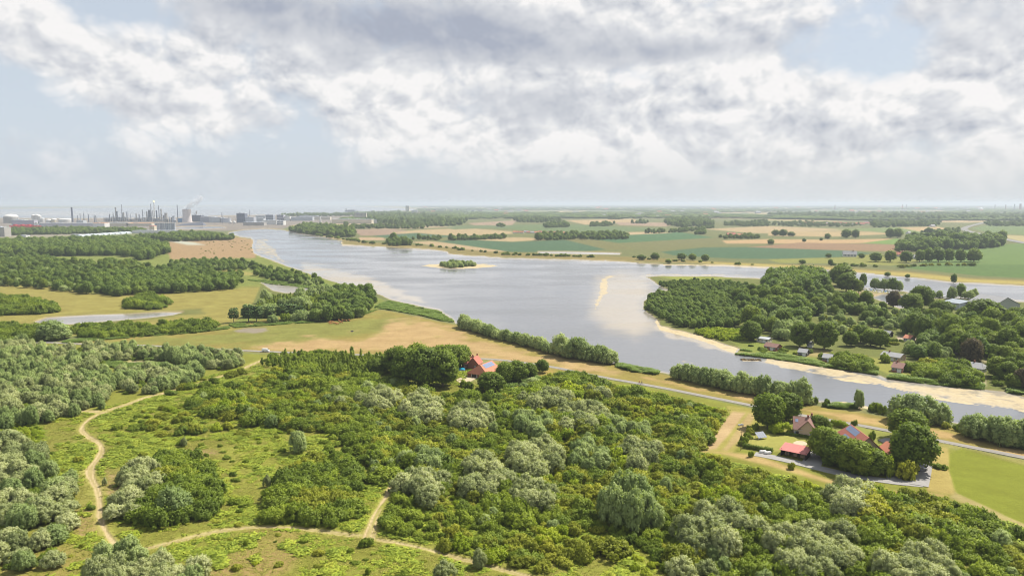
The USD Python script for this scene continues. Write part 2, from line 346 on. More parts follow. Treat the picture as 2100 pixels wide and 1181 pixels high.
# heath in front
land('heath', [(-600, 705), (100, 706), (300, 716), (440, 722), (540, 727), (740, 731), (980, 740), (1125, 757), (1310, 792), (1550, 842), (1900, 915), (2400, 1010), (2400, 1400), (9000, 6500), (-7000, 6500), (-600, 1400)], BRACKEN, .85, .5, 0, 2)
for poly, col, soft in [
    ([(60, 930), (180, 900), (205, 940), (190, 1000), (205, 1080), (240, 1130), (150, 1120), (130, 1050), (100, 960)], OLIVE, 14),
    ([(205, 1000), (215, 960), (260, 970), (270, 1000), (230, 1040)], (.36, .26, .12), 8),
    ([(140, 1060), (190, 1040), (200, 1090), (160, 1110)], (.36, .26, .11), 9),
    ([(0, 1150), (120, 1120), (220, 1140), (180, 1181), (0, 1240)], (.30, .25, .07), 14),
    ([(440, 1150), (560, 1120), (600, 1150), (520, 1240), (400, 1240)], (.33, .24, .09), 16),
    ([(500, 1092), (620, 1098), (600, 1130), (530, 1130)], (.30, .24, .07), 12),
    ([(385, 922), (440, 922), (460, 932), (420, 938)], (.40, .28, .14), 5),
    ([(470, 900), (640, 880), (700, 920), (660, 960), (560, 980), (480, 990), (450, 940)], (.205, .215, .036), 22),
    ([(0, 865), (80, 860), (100, 900), (60, 930), (0, 930)], (.105, .175, .014), 10),
    ([(300, 830), (420, 800), (500, 760), (560, 735), (640, 735), (560, 775), (430, 830)], (.19, .19, .04), 14),
    ([(740, 1010), (790, 1000), (760, 1090), (690, 1090)], (.165, .205, .016), 12),
    ([(1270, 1150), (1380, 1070), (1420, 1080), (1340, 1150), (1280, 1240), (1200, 1240)], (.19, .215, .026), 14),
    ([(1490, 835), (1545, 842), (1560, 850), (1530, 905), (1500, 935), (1435, 938), (1440, 925), (1500, 860)], (.225, .20, .05), 3),
    ([(1503, 848), (1528, 850), (1470, 925), (1438, 930)], (.46, .33, .17), 4),
    ([(1535, 850), (1550, 855), (1520, 905), (1490, 930), (1478, 926), (1510, 890)], (.40, .30, .13), 4),
    ([(1440, 925), (1500, 930), (1620, 958), (1700, 985), (1800, 1003), (1900, 1015), (1940, 1022), (1860, 1020), (1700, 994), (1560, 955)], (.44, .32, .13), 4),
    ([(1910, 915), (1945, 920), (1945, 960), (1958, 1020), (1900, 1012), (1900, 960)], (.38, .30, .095), 4),
    ([(1905, 908), (2100, 950), (2400, 1010), (2400, 1030), (2100, 962), (1960, 925), (1910, 922)], (.27, .245, .07), 4),
    ([(1960, 1018), (2100, 1078), (2400, 1190), (2400, 1200), (2100, 1090), (1950, 1024)], (.36, .30, .12), 5),
    ([(1125, 757), (1140, 764), (1080, 795), (1015, 822), (985, 815), (1060, 785)], (.36, .27, .075), 4),
    ([(770, 768), (802, 765), (800, 778), (770, 780)], (.42, .32, .17), 3),
    ([(1520, 905), (1560, 880), (1640, 890), (1660, 915), (1600, 930), (1520, 925)], (.235, .225, .058), 3),
    ([(1600, 868), (1760, 880), (1900, 905), (1880, 925), (1800, 915), (1660, 890)], (.18, .19, .045), 4),
    ([(940, 740), (1010, 742), (1000, 790), (940, 790)], (.16, .17, .06), 3),
]:
    land('heath', poly, col, .7, .45, 0, soft, soft * .25)
land('crop_field', [(1948, 935), (1972, 923), (2100, 958), (2400, 1030), (2400, 1200), (2100, 1078), (1962, 1016), (1946, 970)], (.20, .22, .026), .4, .3, .12, 2.5, 0)
# peninsula
land('holiday_park', PENINSULA, (.15, .165, .045), .7, .3, 0, 1.5)
for poly, col in [
    ([(1440, 672), (1480, 690), (1516, 712), (1508, 724), (1600, 738), (1700, 752), (1800, 768), (1830, 774), (1780, 750), (1620, 712), (1520, 694)], (.19, .22, .045)),
    ([(1350, 567), (1456, 568), (1500, 572), (1400, 578)], (.23, .26, .05)),
    ([(1782, 735), (1860, 745), (1890, 765), (1905, 780), (1826, 774), (1800, 760)], (.26, .26, .06)),
    ([(1740, 600), (1790, 598), (1850, 610), (1820, 614), (1740, 608)], (.36, .28, .16)),
    ([(1640, 715), (1700, 722), (1690, 735), (1630, 730)], (.33, .27, .11)),
    ([(1665, 645), (1700, 640), (1760, 670), (1800, 690), (1780, 698), (1700, 665)], (.17, .20, .06)),
    ([(1758, 680), (1785, 688), (1795, 696), (1770, 690)], (.36, .24, .13)),
    ([(1840, 690), (1900, 695), (1880, 700), (1840, 698)], (.42, .34, .24)),
    ([(2000, 760), (2020, 766), (2025, 795), (2010, 790)], (.38, .33, .20)),
    ([(1930, 735), (2060, 730), (2060, 745), (1950, 748)], (.30, .27, .14)),
    ([(1690, 580), (1800, 596), (1860, 601), (1800, 602), (1700, 592)], (.22, .215, .07)),
]:
    land('holiday_park', poly, col, .5, .3, 0, 3, 2)
land('island', ISLAND, (.20, .21, .07), .5)
# industry and polder shores at the mouth
land('industrial_ground', [(-600, 449), (0, 446), (130, 447), (330, 446), (470, 441), (560, 440), (700, 437), (790, 437), (780, 452), (600, 462), (580, 470), (545, 470), (470, 474), (330, 472), (0, 470), (-600, 472)], (.23, .20, .17), .5)
land('industrial_ground', [(-600, 482), (0, 480), (140, 476), (200, 481), (280, 482), (250, 478), (100, 486), (0, 488), (-600, 490)], (.30, .27, .20), .4)

TRACKS = [  # (points along it, width in metres, how worn)
    ([(575, 728), (530, 742), (480, 766), (440, 777), (400, 790), (350, 805), (300, 817), (262, 832), (225, 843), (205, 850)], 2.3, .75),
    ([(205, 848), (180, 846), (150, 846)], 3.0, .75),
    ([(215, 848), (190, 858), (172, 872), (166, 886), (178, 899), (203, 912), (211, 925), (204, 940), (189, 955), (183, 972), (190, 988), (200, 1006), (204, 1030), (206, 1060), (213, 1087), (226, 1108), (246, 1130), (262, 1142)], 1.75, .85),
    ([(262, 1136), (310, 1128), (360, 1115), (420, 1098), (470, 1090), (530, 1086), (600, 1088), (660, 1094), (710, 1101), (752, 1106), (770, 1112), (830, 1121), (900, 1137), (960, 1152), (1030, 1170), (1100, 1188)], 1.45, .7),
    ([(752, 1108), (757, 1090), (764, 1068), (775, 1048), (791, 1026), (800, 1005)], 1.5, .85),
    ([(762, 1112), (768, 1095), (772, 1070), (783, 1048)], .9, .8),
]
ROAD = [(60, 704), (200, 707), (300, 711), (440, 717), (540, 721.5), (650, 726), (740, 729), (860, 733), (980, 737), (1060, 743), (1125, 753), (1240, 776), (1310, 788), (1430, 812), (1550, 836), (1690, 863), (1820, 888), (1900, 905), (2000, 923), (2100, 943), (2250, 974), (2400, 1006)]
HIGHWAY = [(2030, 454), (2010, 459), (1985, 465), (1975, 470), (1985, 475), (2012, 481), (2060, 491), (2100, 499), (2300, 530)]


def rounded(c, times=2):
    """A line with its corners cut off."""
    for _ in range(times):
        q = np.empty((2 * (len(c) - 1), 2)); q[0::2] = .75 * c[:-1] + .25 * c[1:]; q[1::2] = .25 * c[:-1] + .75 * c[1:]
        c = np.vstack([c[:1], q, c[-1:]])
    return c


def tracks_distance(pts_uv, xy):
    """Distance in metres from ground points to each track, and how far along its middle."""
    out = []
    near = shapely.points(xy)
    for line, w, worn in TRACKS:
        ln = LineString(G([p[0] for p in line], [p[1] for p in line]))
        c = np.array(ln.coords)
        c = rounded(c)
        out.append((shapely.distance(LineString(c), near), w, worn))
    return out


def build_land():
    vs = np.concatenate([[6000, 4200, 3200, 2500, 2050, 1750, 1560, 1430], np.arange(1330, 1190, -14.0), np.arange(1190, 720, -2.0), np.arange(720, 470, -1.25), np.arange(470, 420, -.8), [419.8, 419.4]])
    tmid = np.arange(-.735, .7351, .0021)
    side = .735 * 1.09 ** np.arange(1, 16)
    ts = np.concatenate([-side[::-1], tmid, side])
    d = G(1050, vs)[:, 1]
    X, Y = np.outer(d, ts), np.outer(d, np.ones(len(ts)))
    nr, nc = X.shape
    xy = np.stack([X.ravel(), Y.ravel()], -1)
    uv = project(xy)
    R = np.hypot(*xy.T)
    lowf = fade(np.c_[xy / 60.0, np.zeros(len(xy))], 4, 3)
    midf = fade(np.c_[xy / 14.0, np.zeros(len(xy))], 4, 5)
    lowf, midf = (lowf - lowf.mean()), (midf - midf.mean())
    pxm = 1500.0 / np.maximum(R, 1)                                  # photo pixels per metre across the view

    def sd(poly, lo=14):
        """Signed distance in photo pixels to an outline, positive inside; far away it is just -lo or lo."""
        P = Polygon(poly).buffer(0)
        a, b, c, e = P.bounds
        out = np.full(len(uv), -float(lo))
        near = (uv[:, 0] > a - lo) & (uv[:, 0] < c + lo) & (uv[:, 1] > b - lo) & (uv[:, 1] < e + lo)
        pts = shapely.points(uv[near])
        shapely.prepare(P)
        ins = shapely.contains(P, pts)
        edge = P.boundary
        shapely.prepare(edge)
        close = shapely.dwithin(edge, pts, lo)
        dist = np.full(len(pts), float(lo))
        dist[close] = shapely.distance(edge, pts[close])
        out[near] = np.where(ins, dist, -dist)
        return out
    wig = (midf * 1.3 + lowf * .8)
    water = np.minimum(sd(WATER), -sd(PENINSULA))
    water = np.minimum(water, -sd(ISLAND))
    water = np.maximum.reduce([water + wig * np.minimum(pxm * 3, 3), sd(POND), sd(MARSHPOND), sd(POND2), sd(DITCH, 6) , sd(SEA), sd(DOCK, 6)])
    col = np.tile(np.array((.11, .12, .047)), (len(xy), 1))
    # beyond the fields drawn one by one: a patchwork of crops
    cell = np.stack([np.floor((xy[:, 0] + 140 * np.sin(xy[:, 1] / 900)) / 420), np.floor((xy[:, 1] + .12 * xy[:, 0]) / 520)], -1)
    hsh = np.abs(np.sin(cell[:, 0] * 12.9898 + cell[:, 1] * 78.233) * 43758.5453) % 1
    pal = .68 * np.array([(.12, .16, .06), (.16, .18, .07), (.38, .30, .16), (.09, .14, .07), (.30, .25, .13), (.10, .13, .055)])
    far = smooth(R, 2600, 3200)[:, None]
    col = col * (1 - far) + pal[(hsh * 5.999).astype(int)] * far
    wear = np.tile(np.array((.5, .3, 0.0)), (len(xy), 1))
    cls = np.zeros(len(xy), int); names = ['ground']
    for name, poly, c, mott, rel, rows, soft, wavy in LAND:
        s = sd(poly, max(14, soft * 2)) + wig * np.minimum(wavy * pxm, soft * 3 + 3)
        w = smooth(s, -soft, soft)[:, None]
        col = col * (1 - w) + np.array(c) * (.95 if name == 'heath' and c[0] < .25 else .66) * w
        wear = wear * (1 - w) + np.array((mott, rel, rows)) * w
        inside = s > 0
        if name == 'field' or names[-1] != name:
            if name in names and name != 'field':
                idx = names.index(name)
            else:
                names.append(name); idx = len(names) - 1
        else:
            idx = len(names) - 1
        cls[inside] = idx
    # sandy tracks with two ruts and grass between
    nearby = R < 700
    for dist, w, worn in tracks_distance(uv[nearby], xy[nearby]):
        dd = dist + midf[nearby] * 1.9
        body = (1 - smooth(dd, w * .45, w * .95)) * worn
        rut = np.exp(-((dd - w * .30) / (w * .14)) ** 2)
        c = np.array((.27, .215, .10))[None] * (1 - rut[:, None]) + np.array((.39, .30, .185))[None] * rut[:, None]
        side_ = (1 - smooth(dd, w * .9, w * 2.2))[:, None] * .5
        col[nearby] = col[nearby] * (1 - side_) + np.array(OLIVE) * 1.25 * side_
        col[nearby] = col[nearby] * (1 - body[:, None]) + c * body[:, None]
        wear[nearby, :2] = wear[nearby, :2] * (1 - body[:, None]) + np.array((.4, .3)) * body[:, None]
        k = np.where(nearby)[0][dd < w * .6]
        if 'path' not in names:
            names.append('path')
        cls[k] = names.index('path')
    z = .55 + np.clip(lowf * 1.6 + midf * .5, -.35, 1.6) * np.where(R < 1400, 1, .25)
    z = np.where(np.isin(cls, [i for i, n in enumerate(names) if n in ('heath',)]), z + .25, z)
    wl = smooth(water, -2.2, 1.4)
    z = z * (1 - wl) + (-.9) * wl
    mudc = smooth(water, -3.5, -.5)[:, None] * .65
    col = col * (1 - mudc) + np.array((.28, .22, .13)) * mudc
    # normals of the whole sheet
    Z = z.reshape(nr, nc)
    P = np.stack([X, Y, Z], -1)
    du = np.gradient(P, axis=1); dv = np.gradient(P, axis=0)
    N = np.cross(dv, du); N *= np.sign(N[..., 2:3]) / np.linalg.norm(N, axis=-1, keepdims=True)
    i, j = np.meshgrid(np.arange(nr - 1), np.arange(nc - 1), indexing='ij')
    q = np.stack([i * nc + j, i * nc + j + 1, (i + 1) * nc + j + 1, (i + 1) * nc + j], -1).reshape(-1, 4)
    fc = cls[q[:, 0]]
    zq = z[q].max(1)
    V, NN = P.reshape(-1, 3), N.reshape(-1, 3)

    def part(name, faces, vert, mat, kind='structure'):
        ids, inv = np.unique(faces, return_inverse=True)
        prim = raw_mesh(numbered(name), vert[ids], inv.reshape(-1, 4), mat, NN[ids] if mat is M_GROUND else None, col[ids], wear[ids])
        return tag(prim, kind=kind)
    for k, n in enumerate(names):
        sel = fc == k
        if sel.sum():
            part(n, q[sel], V, M_GROUND)
    # water: level sheets wherever the land dips, with what floats on them
    algae = np.full(len(xy), -1.0); shallow = np.zeros(len(xy))

    def float_on(poly, val, soft=3.0, wavy=2.0):
        s = sd(poly, 20) + wig * np.minimum(wavy * pxm, soft * 2)
        np.maximum(algae, -1 + (val + 1) * smooth(s, -soft, soft), out=algae)

    def shoal(poly, val, soft=4.0):
        np.maximum(shallow, val * smooth(sd(poly, 45) + wig * np.minimum(9 * pxm, 14), -soft, soft), out=shallow)
    float_on([(855, 545), (880, 541), (940, 538), (1000, 541), (1030, 544), (1000, 549), (950, 552), (900, 551)], .95, 2)
    float_on([(1271, 559), (1240, 564), (1228, 570), (1224, 601), (1215, 624), (1214, 640), (1225, 640), (1240, 610), (1252, 600), (1250, 575), (1272, 562), (1320, 560)], .60, 7, 4)
    float_on([(1271, 559), (1228, 570), (1216, 624), (1216, 645), (1245, 675), (1300, 690), (1355, 670), (1320, 634), (1320, 618), (1342, 600), (1330, 570), (1314, 566)], .13, 9, 4)
    shoal([(1271, 559), (1228, 570), (1216, 624), (1216, 645), (1245, 675), (1300, 690), (1355, 670), (1320, 634), (1320, 618), (1342, 600), (1330, 570), (1314, 566)], .9, 20)
    float_on([(1575, 728), (1638, 740), (1707, 751), (1798, 767), (1824, 776), (1905, 785), (2020, 799), (2100, 814), (2400, 840), (2400, 890), (2100, 850), (2032, 838), (1956, 828), (1880, 813), (1804, 792), (1727, 781), (1638, 766), (1600, 757), (1560, 741)], .60, 4, 3)
    shoal([(1575, 728), (1707, 751), (1824, 776), (2020, 799), (2400, 840), (2400, 880), (2100, 840), (1956, 815), (1804, 784), (1638, 756), (1560, 741)], .9, 5)
    float_on([(1600, 757), (1638, 762), (1727, 776), (1804, 786), (1880, 804), (1956, 819), (2032, 829), (2400, 880), (2400, 890), (2032, 838), (1956, 828), (1880, 813), (1804, 792), (1727, 781), (1638, 766)], .9, 3)
    float_on([(1348, 655), (1358, 668), (1431, 684), (1516, 713), (1506, 727), (1480, 716), (1420, 695), (1352, 678), (1340, 660)], .75, 3)
    shoal([(1348, 655), (1358, 668), (1431, 684), (1516, 713), (1506, 727), (1450, 712), (1380, 695), (1340, 672)], .9, 3)
    float_on([(638, 545), (690, 556), (760, 576), (812, 598), (800, 606), (750, 590), (690, 576), (640, 560)], .32, 4)
    shoal([(620, 540), (690, 552), (770, 574), (830, 600), (880, 625), (800, 610), (690, 582), (620, 556)], .9, 6)
    float_on([(1360, 541), (1482, 543), (1575, 548), (1575, 550.5), (1482, 546), (1360, 544)], .9, 1)
    float_on([(1300, 561), (1400, 561), (1470, 560), (1560, 564), (1480, 567), (1320, 566)], .5, 2)
    float_on([(528, 487), (548, 487), (560, 497), (545, 496), (568, 508), (572, 524), (600, 540), (580, 540), (545, 526), (522, 518), (520, 500)], .48, 3, 4)
    float_on([(698, 494), (735, 503), (700, 506)], .6, 1.5)
    float_on([(1385, 738), (1412, 740), (1435, 748), (1410, 746)], .45, 2)
    float_on([(916, 636), (945, 637), (950, 642), (925, 640)], .5, 2)
    float_on([(1698, 825), (1730, 822), (1790, 835), (1860, 852), (1790, 842)], .8, 2)
    float_on([(1520, 735), (1560, 736), (1558, 742), (1522, 741)], .7, 1.5)
    float_on(POND, -.2, 5)
    shoal(POND, .35); shoal(POND2, .55); shoal(MARSHPOND, 1.0)
    shoal([(-600, 436), (0, 434), (160, 433), (330, 441), (160, 443), (0, 441), (-600, 444)], .55, 1.5)
    shore = smooth(water, .5, 3.5)
    np.maximum(shallow, (1 - shore) * .8 * (R < 2600), out=shallow)
    wear[:, 0] = (algae + 1) / 2 * 1.0
    wear[:, 0] = np.clip(algae, -.6, 1)
    wear[:, 1] = shallow; wear[:, 2] = 0
    W = V.copy(); W[:, 2] = 0.0
    wet = z[q].min(1) < .02
    al = algae[q].max(1) > .3
    reach = uv[q[:, 0]]
    inpond = sdmask = None
    for nm, sel in (('sea', wet & (reach[:, 1] < 450)), ('pond', wet & (reach[:, 1] > 600) & (reach[:, 0] < 460)), ('lagoon', wet & (reach[:, 1] > 570) & (reach[:, 1] < 606) & (reach[:, 0] < 720) & (reach[:, 0] - 533 < (reach[:, 1] - 570) * 9)),
                    ('river', wet)):
        sel = sel & wet & ~al
        part(nm, q[sel], W, M_WATER); wet = wet & ~sel
    prim = part('floating_algae', q[wet & al], W, M_WATER, 'stuff')
    tag(prim, label='pale yellow mats of algae floating on the river along its banks', cat='algae')
    return (xy, z, nr, nc, d, ts, Z)


LANDGRID = build_land()


def height(xy):
    """Height of the land at points of the plane."""
    xy = np.atleast_2d(xy)
    _, _, nr, nc, d, ts, Z = LANDGRID
    t = xy[:, 0] / xy[:, 1]
    i = np.clip(np.searchsorted(d, xy[:, 1]) - 1, 0, nr - 2); j = np.clip(np.searchsorted(ts, t) - 1, 0, nc - 2)
    a = np.clip((xy[:, 1] - d[i]) / (d[i + 1] - d[i]), 0, 1); b = np.clip((t - ts[j]) / (ts[j + 1] - ts[j]), 0, 1)
    return (Z[i, j] * (1 - a) + Z[i + 1, j] * a) * (1 - b) + (Z[i, j + 1] * (1 - a) + Z[i + 1, j + 1] * a) * b


# the land beside and behind, lower than all the rest
s = 90000.0
tag(raw_mesh('/World/terrain', np.array([(-s, -s, -2.5), (s, -s, -2.5), (s, s, -2.5), (-s, s, -2.5)]), np.array([[0, 1, 2, 3]]), plain('terrain_look', (.13, .15, .05), .95, .3, .05, spec=.05)), kind='structure')


def ribbon(name, line, width, mat, lift=.10, kind='structure', step=6.0, z=None):
    """A strip along a line of the photograph, laid on the land."""
    c = np.array(LineString(G([p[0] for p in line], [p[1] for p in line])).segmentize(step).coords)
    for _ in range(6):
        c[1:-1] = (c[:-2] + 2 * c[1:-1] + c[2:]) / 4
    t = np.gradient(c, axis=0); t /= np.linalg.norm(t, axis=1, keepdims=True)
    n = np.stack([-t[:, 1], t[:, 0]], -1)
    offs = np.array([-.5, -.25, 0, .25, .5]) * width
    P = c[:, None] + n[:, None] * offs[None, :, None]
    zz = height(P.reshape(-1, 2)).reshape(P.shape[:2]).max(1)
    for _ in range(4):
        zz[1:-1] = np.maximum(zz[1:-1], (zz[:-2] + zz[2:]) / 2)
    zz = np.repeat((zz + lift)[:, None], 5, 1)
    zz[:, 2] += .05
    V = np.concatenate([P, zz[..., None]], -1)
    lo = V[:, [0, -1]].copy(); lo[..., 2] -= lift + .6
    V = np.concatenate([lo[:, :1], V, lo[:, 1:]], 1)
    nr, nc = V.shape[:2]
    i, j = np.meshgrid(np.arange(nr - 1), np.arange(nc - 1), indexing='ij')
    q = np.stack([i * nc + j, (i + 1) * nc + j, (i + 1) * nc + j + 1, i * nc + j + 1], -1).reshape(-1, 4)
    return tag(raw_mesh(numbered(name), V.reshape(-1, 3), q, mat), kind=kind)


M_ASPHALT = plain('asphalt_look', (.21, .195, .175), .9, .2, .25, spec=.1)
ribbon('road', ROAD, 4.0, M_ASPHALT)
ribbon('highway', HIGHWAY, 24.0, plain('highway_look', (.17, .165, .155), .9, .15, .02, spec=.1), .6, step=40)


def haze_look():
    g = Graph()
    v = g.add('principled_volume', 'volume', color=(.66, .73, .80), density=HAZE, anisotropy=.15)
    return g.build('/World/Looks/haze_look', volume=v)


HAZE = 7e-5
b = trimesh.creation.box([176000, 176000, 154.0]); b.apply_translation([0, 0, 73.0])
tag(usdkit.mesh(stage, '/World/haze', b, haze_look()), 'thin blue summer haze lying over the whole lowland', 'haze', kind='stuff')
# ------------------------------------------------------------------ plants: how each kind is grown
stage.CreateClassPrim('/World/plant_kinds')


def leaf_look(name, stops, through=.42, hue_noise=.03):
    """Leaves: the colour runs from leaf to leaf, from plant to plant and slowly over the land."""
    g = Graph()
    pos = g.add('geometry', 'position'); isl = g.add('geometry', 'random_per_island')
    rnd = g.add('object_info', 'random')
    n = g.noise(pos, hue_noise, 3.0, .6)
    f = g.m('add', g.m('multiply', isl, .38), g.m('add', g.m('multiply', rnd, .34), g.m('multiply', n, .28)))
    c = g.add('rgb_ramp', 'color', fac=f, ramp=list(zip(np.linspace(.12, .88, len(stops)), stops)))
    d = g.add('principled_bsdf', 'BSDF', base_color=c, roughness=.62, specular_ior_level=.18)
    t = g.add('translucent_bsdf', 'BSDF', color=g.mix(1.0, c, (1.0, 1.05, .55), 'multiply'))
    return g.build('/World/Looks/' + name, surface=g.add('mix_closure', 'closure', fac=through, closure1=d, closure2=t))


LEAF = {
    'silver': leaf_look('silver_leaf_look', [(0.245, 0.282, 0.116), (0.382, 0.409, 0.188), (0.546, 0.553, 0.311), (0.692, 0.670, 0.427)]),
    'grey': leaf_look('grey_leaf_look', [(0.201, 0.267, 0.089), (0.320, 0.383, 0.145), (0.462, 0.521, 0.220), (0.604, 0.639, 0.321)]),
    'green': leaf_look('green_leaf_look', [(0.129, 0.180, 0.017), (0.214, 0.274, 0.030), (0.310, 0.363, 0.039), (0.428, 0.451, 0.051)]),
    'dark': leaf_look('dark_leaf_look', [(0.115, 0.165, 0.022), (0.167, 0.225, 0.029), (0.250, 0.298, 0.037), (0.334, 0.372, 0.047)]),
    'olive': leaf_look('olive_leaf_look', [(0.177, 0.206, 0.021), (0.293, 0.309, 0.034), (0.418, 0.404, 0.046), (0.558, 0.485, 0.065)]),
    'bright': leaf_look('bright_leaf_look', [(0.202, 0.273, 0.018), (0.302, 0.365, 0.024), (0.402, 0.429, 0.029), (0.544, 0.474, 0.039)]),
    'wood': leaf_look('wood_leaf_look', [(0.110, 0.168, 0.032), (0.158, 0.221, 0.040), (0.230, 0.288, 0.047), (0.319, 0.350, 0.057)]),
    'pine': leaf_look('pine_leaf_look', [(0.052, 0.092, 0.023), (0.076, 0.120, 0.029), (0.113, 0.155, 0.034)], .08),
    'copper': leaf_look('copper_leaf_look', [(.095, .085, .045), (.125, .10, .055), (.155, .12, .06)]),
    'reed': leaf_look('reed_leaf_look', [(0.137, 0.200, 0.051), (0.191, 0.265, 0.071), (0.255, 0.321, 0.090), (0.346, 0.370, 0.128)]),
    'grass': leaf_look('grass_leaf_look', [(.24, .245, .04), (.30, .285, .06), (.37, .32, .09), (.42, .34, .14)], .35),
    'fern': leaf_look('fern_leaf_look', [(0.191, 0.252, 0.024), (0.273, 0.322, 0.031), (0.373, 0.384, 0.043), (0.481, 0.433, 0.077)], .25),
}
M_BARK = plain('bark_look', (.13, .105, .08), .9, .3, 3.0, spec=.1)


def face_out(V, N, Q):
    """Turns each face so that its front looks the way of its vertex normals."""
    gn = np.cross(V[Q[:, 1]] - V[Q[:, 0]], V[Q[:, 2]] - V[Q[:, 0]])
    back = (gn * N[Q].sum(1)).sum(1) < 0
    Q = Q.copy()
    quad = Q[:, 2] != Q[:, 3]
    Q[back & quad] = Q[back & quad][:, ::-1]
    t = back & ~quad
    Q[t] = Q[t][:, [1, 0, 2, 3]]
    return Q


def leaf_cloud(rng, C, Rb, n, size, mid, flat=.8, down=-.7, tall=1.0):
    """Leaf sprays on a heap of rounded boughs: quads facing outward, on a body that holds the light back."""
    V, F, N = [], [], []
    k = 0
    for c, r in zip(C, Rb):
        m = int(n * (r / Rb.mean()) ** 2) + 3
        d = rng.normal(size=(m * 2, 3)); d /= np.linalg.norm(d, axis=1, keepdims=True)
        d = d[d[:, 2] > down][:m]; m = len(d)
        p = c + d * (r * np.where(rng.uniform(size=(m, 1)) < .18, rng.uniform(1.1, 1.42, (m, 1)), rng.uniform(.72, 1.12, (m, 1)))) * np.array([1, 1, flat * tall])
        out = p - mid; out /= np.linalg.norm(out, axis=1, keepdims=True) + 1e-6
        nn = d * .8 + rng.normal(size=(m, 3)) * .55 + np.array([0, 0, .3]); nn /= np.linalg.norm(nn, axis=1, keepdims=True)
        t = np.cross(nn, rng.normal(size=(m, 3))); t /= np.linalg.norm(t, axis=1, keepdims=True)
        b = np.cross(nn, t)
        s = size * rng.uniform(.6, 1.3, (m, 1))
        q = np.stack([p - t * s * .5 - b * s * .35, p + t * s * .2 - b * s * .5, p + t * s * .55 + b * s * .3, p - t * s * .25 + b * s * .5], 1)
        q[:, 2] += nn * s * rng.uniform(-.25, .25, (m, 1))
        sn = nn * .55 + d * .35 + out * .35 + rng.normal(size=(m, 3)) * .12
        sn /= np.linalg.norm(sn, axis=1, keepdims=True)
        V.append(q.reshape(-1, 3)); N.append(np.repeat(sn, 4, 0)); F.append(np.arange(m * 4).reshape(m, 4) + k); k += m * 4
    ico = trimesh.creation.icosphere(1, 1.0)
    for c, r in zip(C, Rb):
        w = np.array(ico.vertices) * (1 + rng.normal(size=(len(ico.vertices), 1)) * .10)
        p = c + w * r * .64 * np.array([1, 1, flat * tall])
        out = p - mid; out /= np.linalg.norm(out, axis=1, keepdims=True) + 1e-6
        sn = w * .7 + out * .3; sn /= np.linalg.norm(sn, axis=1, keepdims=True)
        f = np.array(ico.faces)
        V.append(p); N.append(sn); F.append(np.c_[f, f[:, 2]] + k); k += len(p)
    V, N = np.vstack(V), np.vstack(N)
    return V, N, face_out(V, N, np.vstack(F))


def mixed_mesh(path, V, N, quads, mat):
    tri = quads[:, 2] == quads[:, 3]
    counts = np.where(tri, 3, 4).astype(np.int32)
    keep = np.ones(quads.shape, bool); keep[tri, 3] = False
    m = UsdGeom.Mesh.Define(stage, path)
    m.CreatePointsAttr(Vt.Vec3fArray.FromNumpy(V.astype(np.float32)))
    m.CreateFaceVertexCountsAttr(Vt.IntArray.FromNumpy(counts))
    m.CreateFaceVertexIndicesAttr(Vt.IntArray.FromNumpy(quads[keep].astype(np.int32)))
    m.CreateNormalsAttr(Vt.Vec3fArray.FromNumpy(N.astype(np.float32))); m.SetNormalsInterpolation('vertex')
    m.CreateSubdivisionSchemeAttr('none')
    UsdShade.MaterialBindingAPI.Apply(m.GetPrim()).Bind(mat)
    return m


def spread(rng, n, dmin, draw):
    """n points at least dmin apart."""
    pts = []
    tries = 0
    while len(pts) < n and tries < 6000:
        tries += 1
        p = draw()
        if all(np.sum((p - q) ** 2) > dmin * dmin for q in pts):
            pts.append(p)
        elif tries % 200 == 0:
            dmin *= .93
    return np.array(pts)


